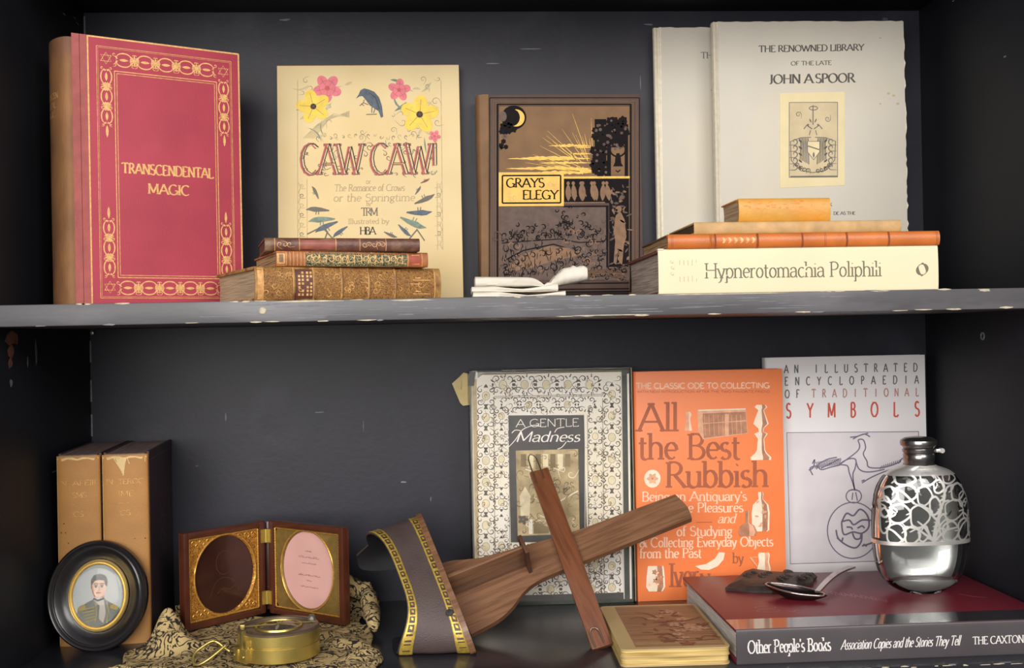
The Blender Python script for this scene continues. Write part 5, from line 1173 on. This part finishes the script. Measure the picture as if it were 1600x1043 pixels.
def braid(s0, s1, name, f0=0.0, f1=1.0):
    m = MB(); N2 = 240
    m.loft([[hood_off(even(2 * pi * (f0 + (f1 - f0) * k / (N2 - 1))), s0 + (s1 - s0) * q, .5 if 0 < q < 1 else .1) for k in range(N2)] for q in (0, .08, .92, 1)], trim_g, closed=False)
    p = Pen(m, lambda u, v, l: hood_off(even(u), s0 + (s1 - s0) * v, .5 + l), level=.12)
    for k in range(int(48 * f0), int(48 * f1)):
        u = 2 * pi * k / 48; w_ = 2 * pi / 48
        p.fill([(u + w_ * .1, .22), (u + w_ * .9, .22), (u + w_ * .9, .78), (u + w_ * .1, .78)], trim_d)
    p.up()
    for k in range(int(48 * f0), int(48 * f1)):
        u = 2 * pi * k / 48; w_ = 2 * pi / 48; p.fill([(u + w_ * .35, .38), (u + w_ * .65, .38), (u + w_ * .75, .62), (u + w_ * .45, .62)], trim_g)
    m.build(name, t, sharp=60)['label'] = 'gilt braid trim along the hood edge'
braid(.80, .985, 'gilt_braid', 0, .48); braid(.02, .20, 'gilt_braid')
m = MB(); m.lathe([(2.6, 0), (3.4, .6), (3.0, 1.4), (1.2, 1.6), (1.0, .6), (.01, .5)], M('gunmetal_stud', '5a5654', rough=.35, metal=.7), 20, X=Matrix.Translation(hood_off(1.10, .16, .6)) @ (Matrix.Rotation(pi, 4, 'X') if zs < 0 else Matrix.Identity(4))); m.build('stud', t)
m = MB(); out = [board_pt(2 * pi * k / NT) for k in range(NT)]
m.loft([[L(*rest(q, HB + (b_ - HB) * 1.03, HC + (c_ - HC) * 1.03, ZL + .1)) for b_, c_ in out] for q in (-113, -118)], walnut); m.build('lens_board', t)
for sg in (-1, 1):
    m = MB(); m.lathe([(17, -1), (17, 1), (14, 3), (8, 4.4), (.05, 5)], cr, 28, X=Matrix.Translation(L(-116, HB + sg * 33, HC + 2)) @ Matrix.Rotation(R(-90), 4, 'Y')); m.build('lens', t)

# ---- silver-mounted glass flask standing on the maroon book
silver = M('silver', 'efece6', rough=0.36, metal=0.8, var=.05, scale=60); silver_d = M('dark_silver', '8f8b89', rough=.25, metal=.95, var=.15, scale=120); clear_g = glass('clear_glass', 'f4f6f6', .01, 1.48)
t = thing('flask', 'glass hip flask with pierced silver vine casing, standing on the maroon book', 'flask', (361, -150, ZL + 28.2))
prof = [(0, 16), (1, 20), (3, 25), (8.2, 32.5), (15.7, 37.9), (23, 40.8), (36, 43.2), (48.7, 44), (62, 43.9), (74, 43.3), (85, 42), (93, 40.2), (99, 38), (105, 34.4), (109, 30.5), (112, 26), (114.3, 19.5), (115.5, 15.5), (117, 13)]
DR = .52
def hwid(z):
    for (z0, a), (z1, b_) in zip(prof, prof[1:]):
        if z <= z1: return a + (b_ - a) * (z - z0) / (z1 - z0)
    return prof[-1][1]
def dep(z): h = hwid(z); return h * DR if h > 22 else max(12.5 if h < 14 else h * (DR + .42 * (22 - h) / 8), h * DR)
def sec(z, off=0.0, n=64, zz=None):
    a, b_ = hwid(z) + off, dep(z) + off; e = 2 / 2.4
    return [(a * math.copysign(abs(cos(u)) ** e, cos(u)), b_ * math.copysign(abs(sin(u)) ** e, sin(u)), z if zz is None else zz) for u in [2 * pi * k / n for k in range(n)]]
zz_ = [0, .8, 2, 4, 8, 13, 18, 26, 34, 42, 48, 56, 64, 74, 82, 88, 95, 100, 104, 107, 109.5, 112, 113.5, 114.8, 116, 117]
m = MB(); m.loft([sec(z) for z in zz_], clear_g, caps=True)
inner = [sec(z, -5.5, zz=max(z, 10)) for z in zz_ if z >= 10]
m.loft([q for q in inner][::-1], clear_g, caps=True); m.build('glass_body', t, sharp=60)
# silver casing: rim band, shoulder collar, vine tracery front and back
def front_pt(sgn, off):
    def fn(u, v, l):
        z = v = 49 + (v - 49) * 1.13 if v > 49 else v; a, b_ = hwid(z) + off + l, dep(z) + off + l; x = max(-.999, min(.999, u / hwid(z)))
        y = b_ * (1 - abs(x) ** 2.4) ** (1 / 2.4)
        return (x * a, -sgn * y, z)
    return fn
m = MB()
m.loft([sec(46, .3), sec(46, 1.0), sec(49.4, 1.0), sec(49.4, .3)], silver, caps=False); m.loft([sec(108, .3), sec(108, .9), sec(110, .9), sec(112, .9), sec(114, .9), sec(115.5, .9), sec(117, .8)], silver, caps=False)
random.seed(4)
def ribbon(m, fn, pts, wd, mat, th=.55):
    P = spline(pts, 5) if len(pts) > 2 else pts
    pen = Pen(m, fn, level=th); pen.line(P, wd, mat); 
for sg in (1, -1):
    fn = front_pt(sg, .35)
    stem = [(2, 49), (4, 60), (9, 74), (14, 86), (12, 97), (6, 104)]
    ribbon(m, fn, stem, [3.2 - 2.0 * i / 25 for i in range(26)], silver)
    for k in range(10): z = 58 + 3.4 * k; x = 3.6 + .36 * (z - 60); ribbon(m, fn, [(x - 2.6, z), (x + 2.6, z + .8)], .9, silver)
    loops = [(-30, 56, 7.5, 8), (-17, 55, 6.5, 7), (18, 57, 8, 8), (32, 58, 6.5, 8.5), (-27, 72, 8.5, 7.5), (-10, 70, 8.5, 9), (22, 74, 9.5, 8), (36, 74, 4.5, 8), (-33, 87, 5, 6), (-20, 88, 8.5, 6.5), (-5, 86, 6.5, 7.5), (27, 88, 7, 6.5), (-20, 99, 8.5, 4.4), (0, 99, 7, 5), (20, 99, 6.5, 4), (-38, 66, 3.6, 10), (11, 63, 4, 8), (-7, 56, 4.5, 6), (40, 62, 3, 10), (4, 78, 5, 7), (9, 93, 5, 5), (-37, 77, 4, 8), (33, 82, 5, 6)]
    for x, z, a, b_ in loops:
        rg = [(x + a * cos(u) * (1 + .12 * cos(3 * u)), z + b_ * sin(u) * (1 + .1 * sin(2 * u))) for u in [2 * pi * i / 18 for i in range(19)]]
        rg = [(max(-hwid(v) * .985, min(hwid(v) * .985, u)), max(47.5, min(106, v))) for u, v in rg]
        ribbon(m, fn, rg, random.uniform(1.1, 1.8), silver)
        for q in range(2):
            an = random.uniform(0, 6.28); x1, z1 = x + a * .95 * cos(an), z + b_ * .95 * sin(an)
            x2, z2 = x1 + random.uniform(-6, 6), z1 + random.uniform(-6, 6); c_ = lambda u, v: (max(-hwid(v) * .98, min(hwid(v) * .98, u)), v)
            z2 = max(48, min(105, z2)); z1 = max(48, min(105, z1)); ribbon(m, fn, [c_(x1, z1), c_((x1 + x2) / 2 + 1.5, (z1 + z2) / 2), c_(x2, z2)], [1.8 - .1 * i for i in range(11)], silver)
        if random.random() < .6:
            pen = Pen(m, fn, level=.75); pen.leaf(max(-hwid(z) * .8, min(hwid(z) * .8, x)) - 2, z, a * .7, random.uniform(0, 360), 1.6, silver_d)
    for x0, x1, z0, z1 in ((2, -12, 50, 66), (2, -22, 50, 62), (3, 16, 51, 68), (3, 26, 50, 60), (8, 18, 72, 82), (6, -14, 66, 80), (12, 24, 84, 94), (-24, -38, 50, 60), (24, 40, 52, 66), (-14, -30, 80, 92)): ribbon(m, fn, [(x0, z0), ((x0 + x1) / 2 - 1, (z0 + z1) / 2 + 3), (x1, z1)], [2 - .08 * i for i in range(11)], silver)
sb = M('silver_back', 'dedbd6', rough=.38, metal=.9, var=.06, scale=40)
for z in (1,):
    def half(z, off): return [q for q in sec(z, off, 96)[5:44]]
    m.loft([half(z, .5) for z in (5, 8, 12, 18, 26, 36, 46, 56, 66, 76, 86, 94, 100, 105, 109, 112)], sb, closed=False)
m.build('silver_casing', t, sharp=50)
m = MB(); DZ = Matrix.Translation((0, 0, 4.8)); m.lathe([(13.2, 111), (13.6, 112), (13.4, 115), (14.0, 116), (14.0, 121.5), (13.2, 122.5), (14.4, 123.6), (14.6, 126), (13.6, 127.2), (14.2, 128.4), (16.2, 130), (16.6, 132), (16.0, 134.4), (12.5, 136.6), (6, 137.6), (.05, 137.8)], silver_d, 56, X=DZ)
m.build('cap', t, sharp=40)
m = MB(); X = Matrix.Translation((17.5, -3, 129.3)); m.box(-3, 3.2, -2, 2, -1.6, 1.6, silver, r=1, X=X); m.tube([(20.2, -5.4, 129.3), (20.2, -.6, 129.3)], 2.3, silver, n=14); m.build('hinge_knuckle', t)

# ---- dark carved leaf-shaped piece and small pointed spoon on the maroon book
horn = M('dark_stone', '352c28', rough=0.5, var=.35, scale=60, col2='4d4a40', thr=.58, soft=.1, scale2=50, bump=.8, bscale=220)
t = thing('carved_fragment', 'dark pointed carved stone fragment lying on the maroon book behind the spoon', 'carving', (0, 0, ZL + 28.1))
o_ = [(184, -124), (197, -104), (206, -86), (216, -66), (226, -58), (238, -70), (252, -74), (274, -78), (283, -88), (276, -98), (272, -112), (258, -120), (250, -134), (238, -136), (224, -140), (210, -138), (196, -132)]
m = MB(); random.seed(2)
cen = (238, -100); n = len(o_)
lv = [(1.0, 0.1, 0), (1.02, 2.6, 1), (.9, 6.0, 1.2), (.68, 8.2, 1.6), (.42, 8.6, 1.2)]
m.loft([[(cen[0] + (x - cen[0]) * k + random.uniform(-1, 1) * j, cen[1] + (y - cen[1]) * k + random.uniform(-1, 1) * j, z + random.uniform(-.8, .8) * j) for x, y in o_] for k, z, j in lv], horn)
for k in range(9): x, y = 212 + 7 * k, -108 + random.uniform(-14, 14); m.tube([(x + 4 * cos(u * .6) , y + 5 * sin(u * .6), 8.2 + .3 * u * (1 - u / 9)) for u in range(9)], [1, 1.6, 2, 2, 1.8, 1.8, 1.6, 1.2, .6], horn, n=6)
m.build('fragment', t, sharp=25)
spoon_m = M('tarnished_silver', '4e4040', rough=.25, metal=.9, var=.2, scale=60); spoon_b = M('bright_spoon_rim', 'c9bdb6', rough=.2, metal=.9)
t = thing('spoon', 'small pointed silver spoon with flat bar handle, leaning over the dark carved fragment', 'spoon', (0, 0, ZL + 28.1))
A_, B_ = Vector((214, -146, 11)), Vector((263, -178, 5)); ax = B_ - A_; per = Vector((ax.y, -ax.x, 0)).normalized(); K = 20
def bowl(s_, d): 
    t_ = s_ / K; w_ = 14 * sin(pi * t_) ** .75; c = A_ + ax * t_
    return [tuple(c + per * (w_ * cos(u)) + Vector((0, 0, -(9.2 * sin(pi * t_) ** .8 - d) * sin(u) * (.35 + .65 * (B_.z + 4 - 1) / 8)))) for u in [pi * q / 12 for q in range(13)]]
m = MB(); m.loft([bowl(s_, 0) for s_ in range(K + 1)], spoon_m, closed=False); m.loft([bowl(s_, .9) for s_ in range(K + 1)], spoon_m, closed=False)
m.tube([tuple(Vector(bowl(s_, 0)[0])) for s_ in range(1, K)] + [tuple(Vector(bowl(s_, 0)[12])) for s_ in range(K - 1, 0, -1)], .8, spoon_b, n=8, closed=True)
m.build('bowl', t, sharp=60)
m = MB(); h0, h1 = Vector((258, -166, 6)), Vector((327, -64, 5.4)); d_ = (h1 - h0); d_.normalize(); pr_ = Vector((-d_.y, d_.x, 0))
secs = []
for k in range(13):
    t_ = k / 12; c = h0 + (h1 - h0) * t_ + Vector((0, 0, 5 * sin(pi * t_) * (1 - .3 * t_))); w_ = 2.4 + 1.4 * t_
    secs.append([tuple(c + pr_ * w_ + Vector((0, 0, 1))), tuple(c - pr_ * w_ + Vector((0, 0, 1))), tuple(c - pr_ * w_ - Vector((0, 0, .8))), tuple(c + pr_ * w_ - Vector((0, 0, .8)))])
m.loft(secs, spoon_b); m.build('handle', t, sharp=40)
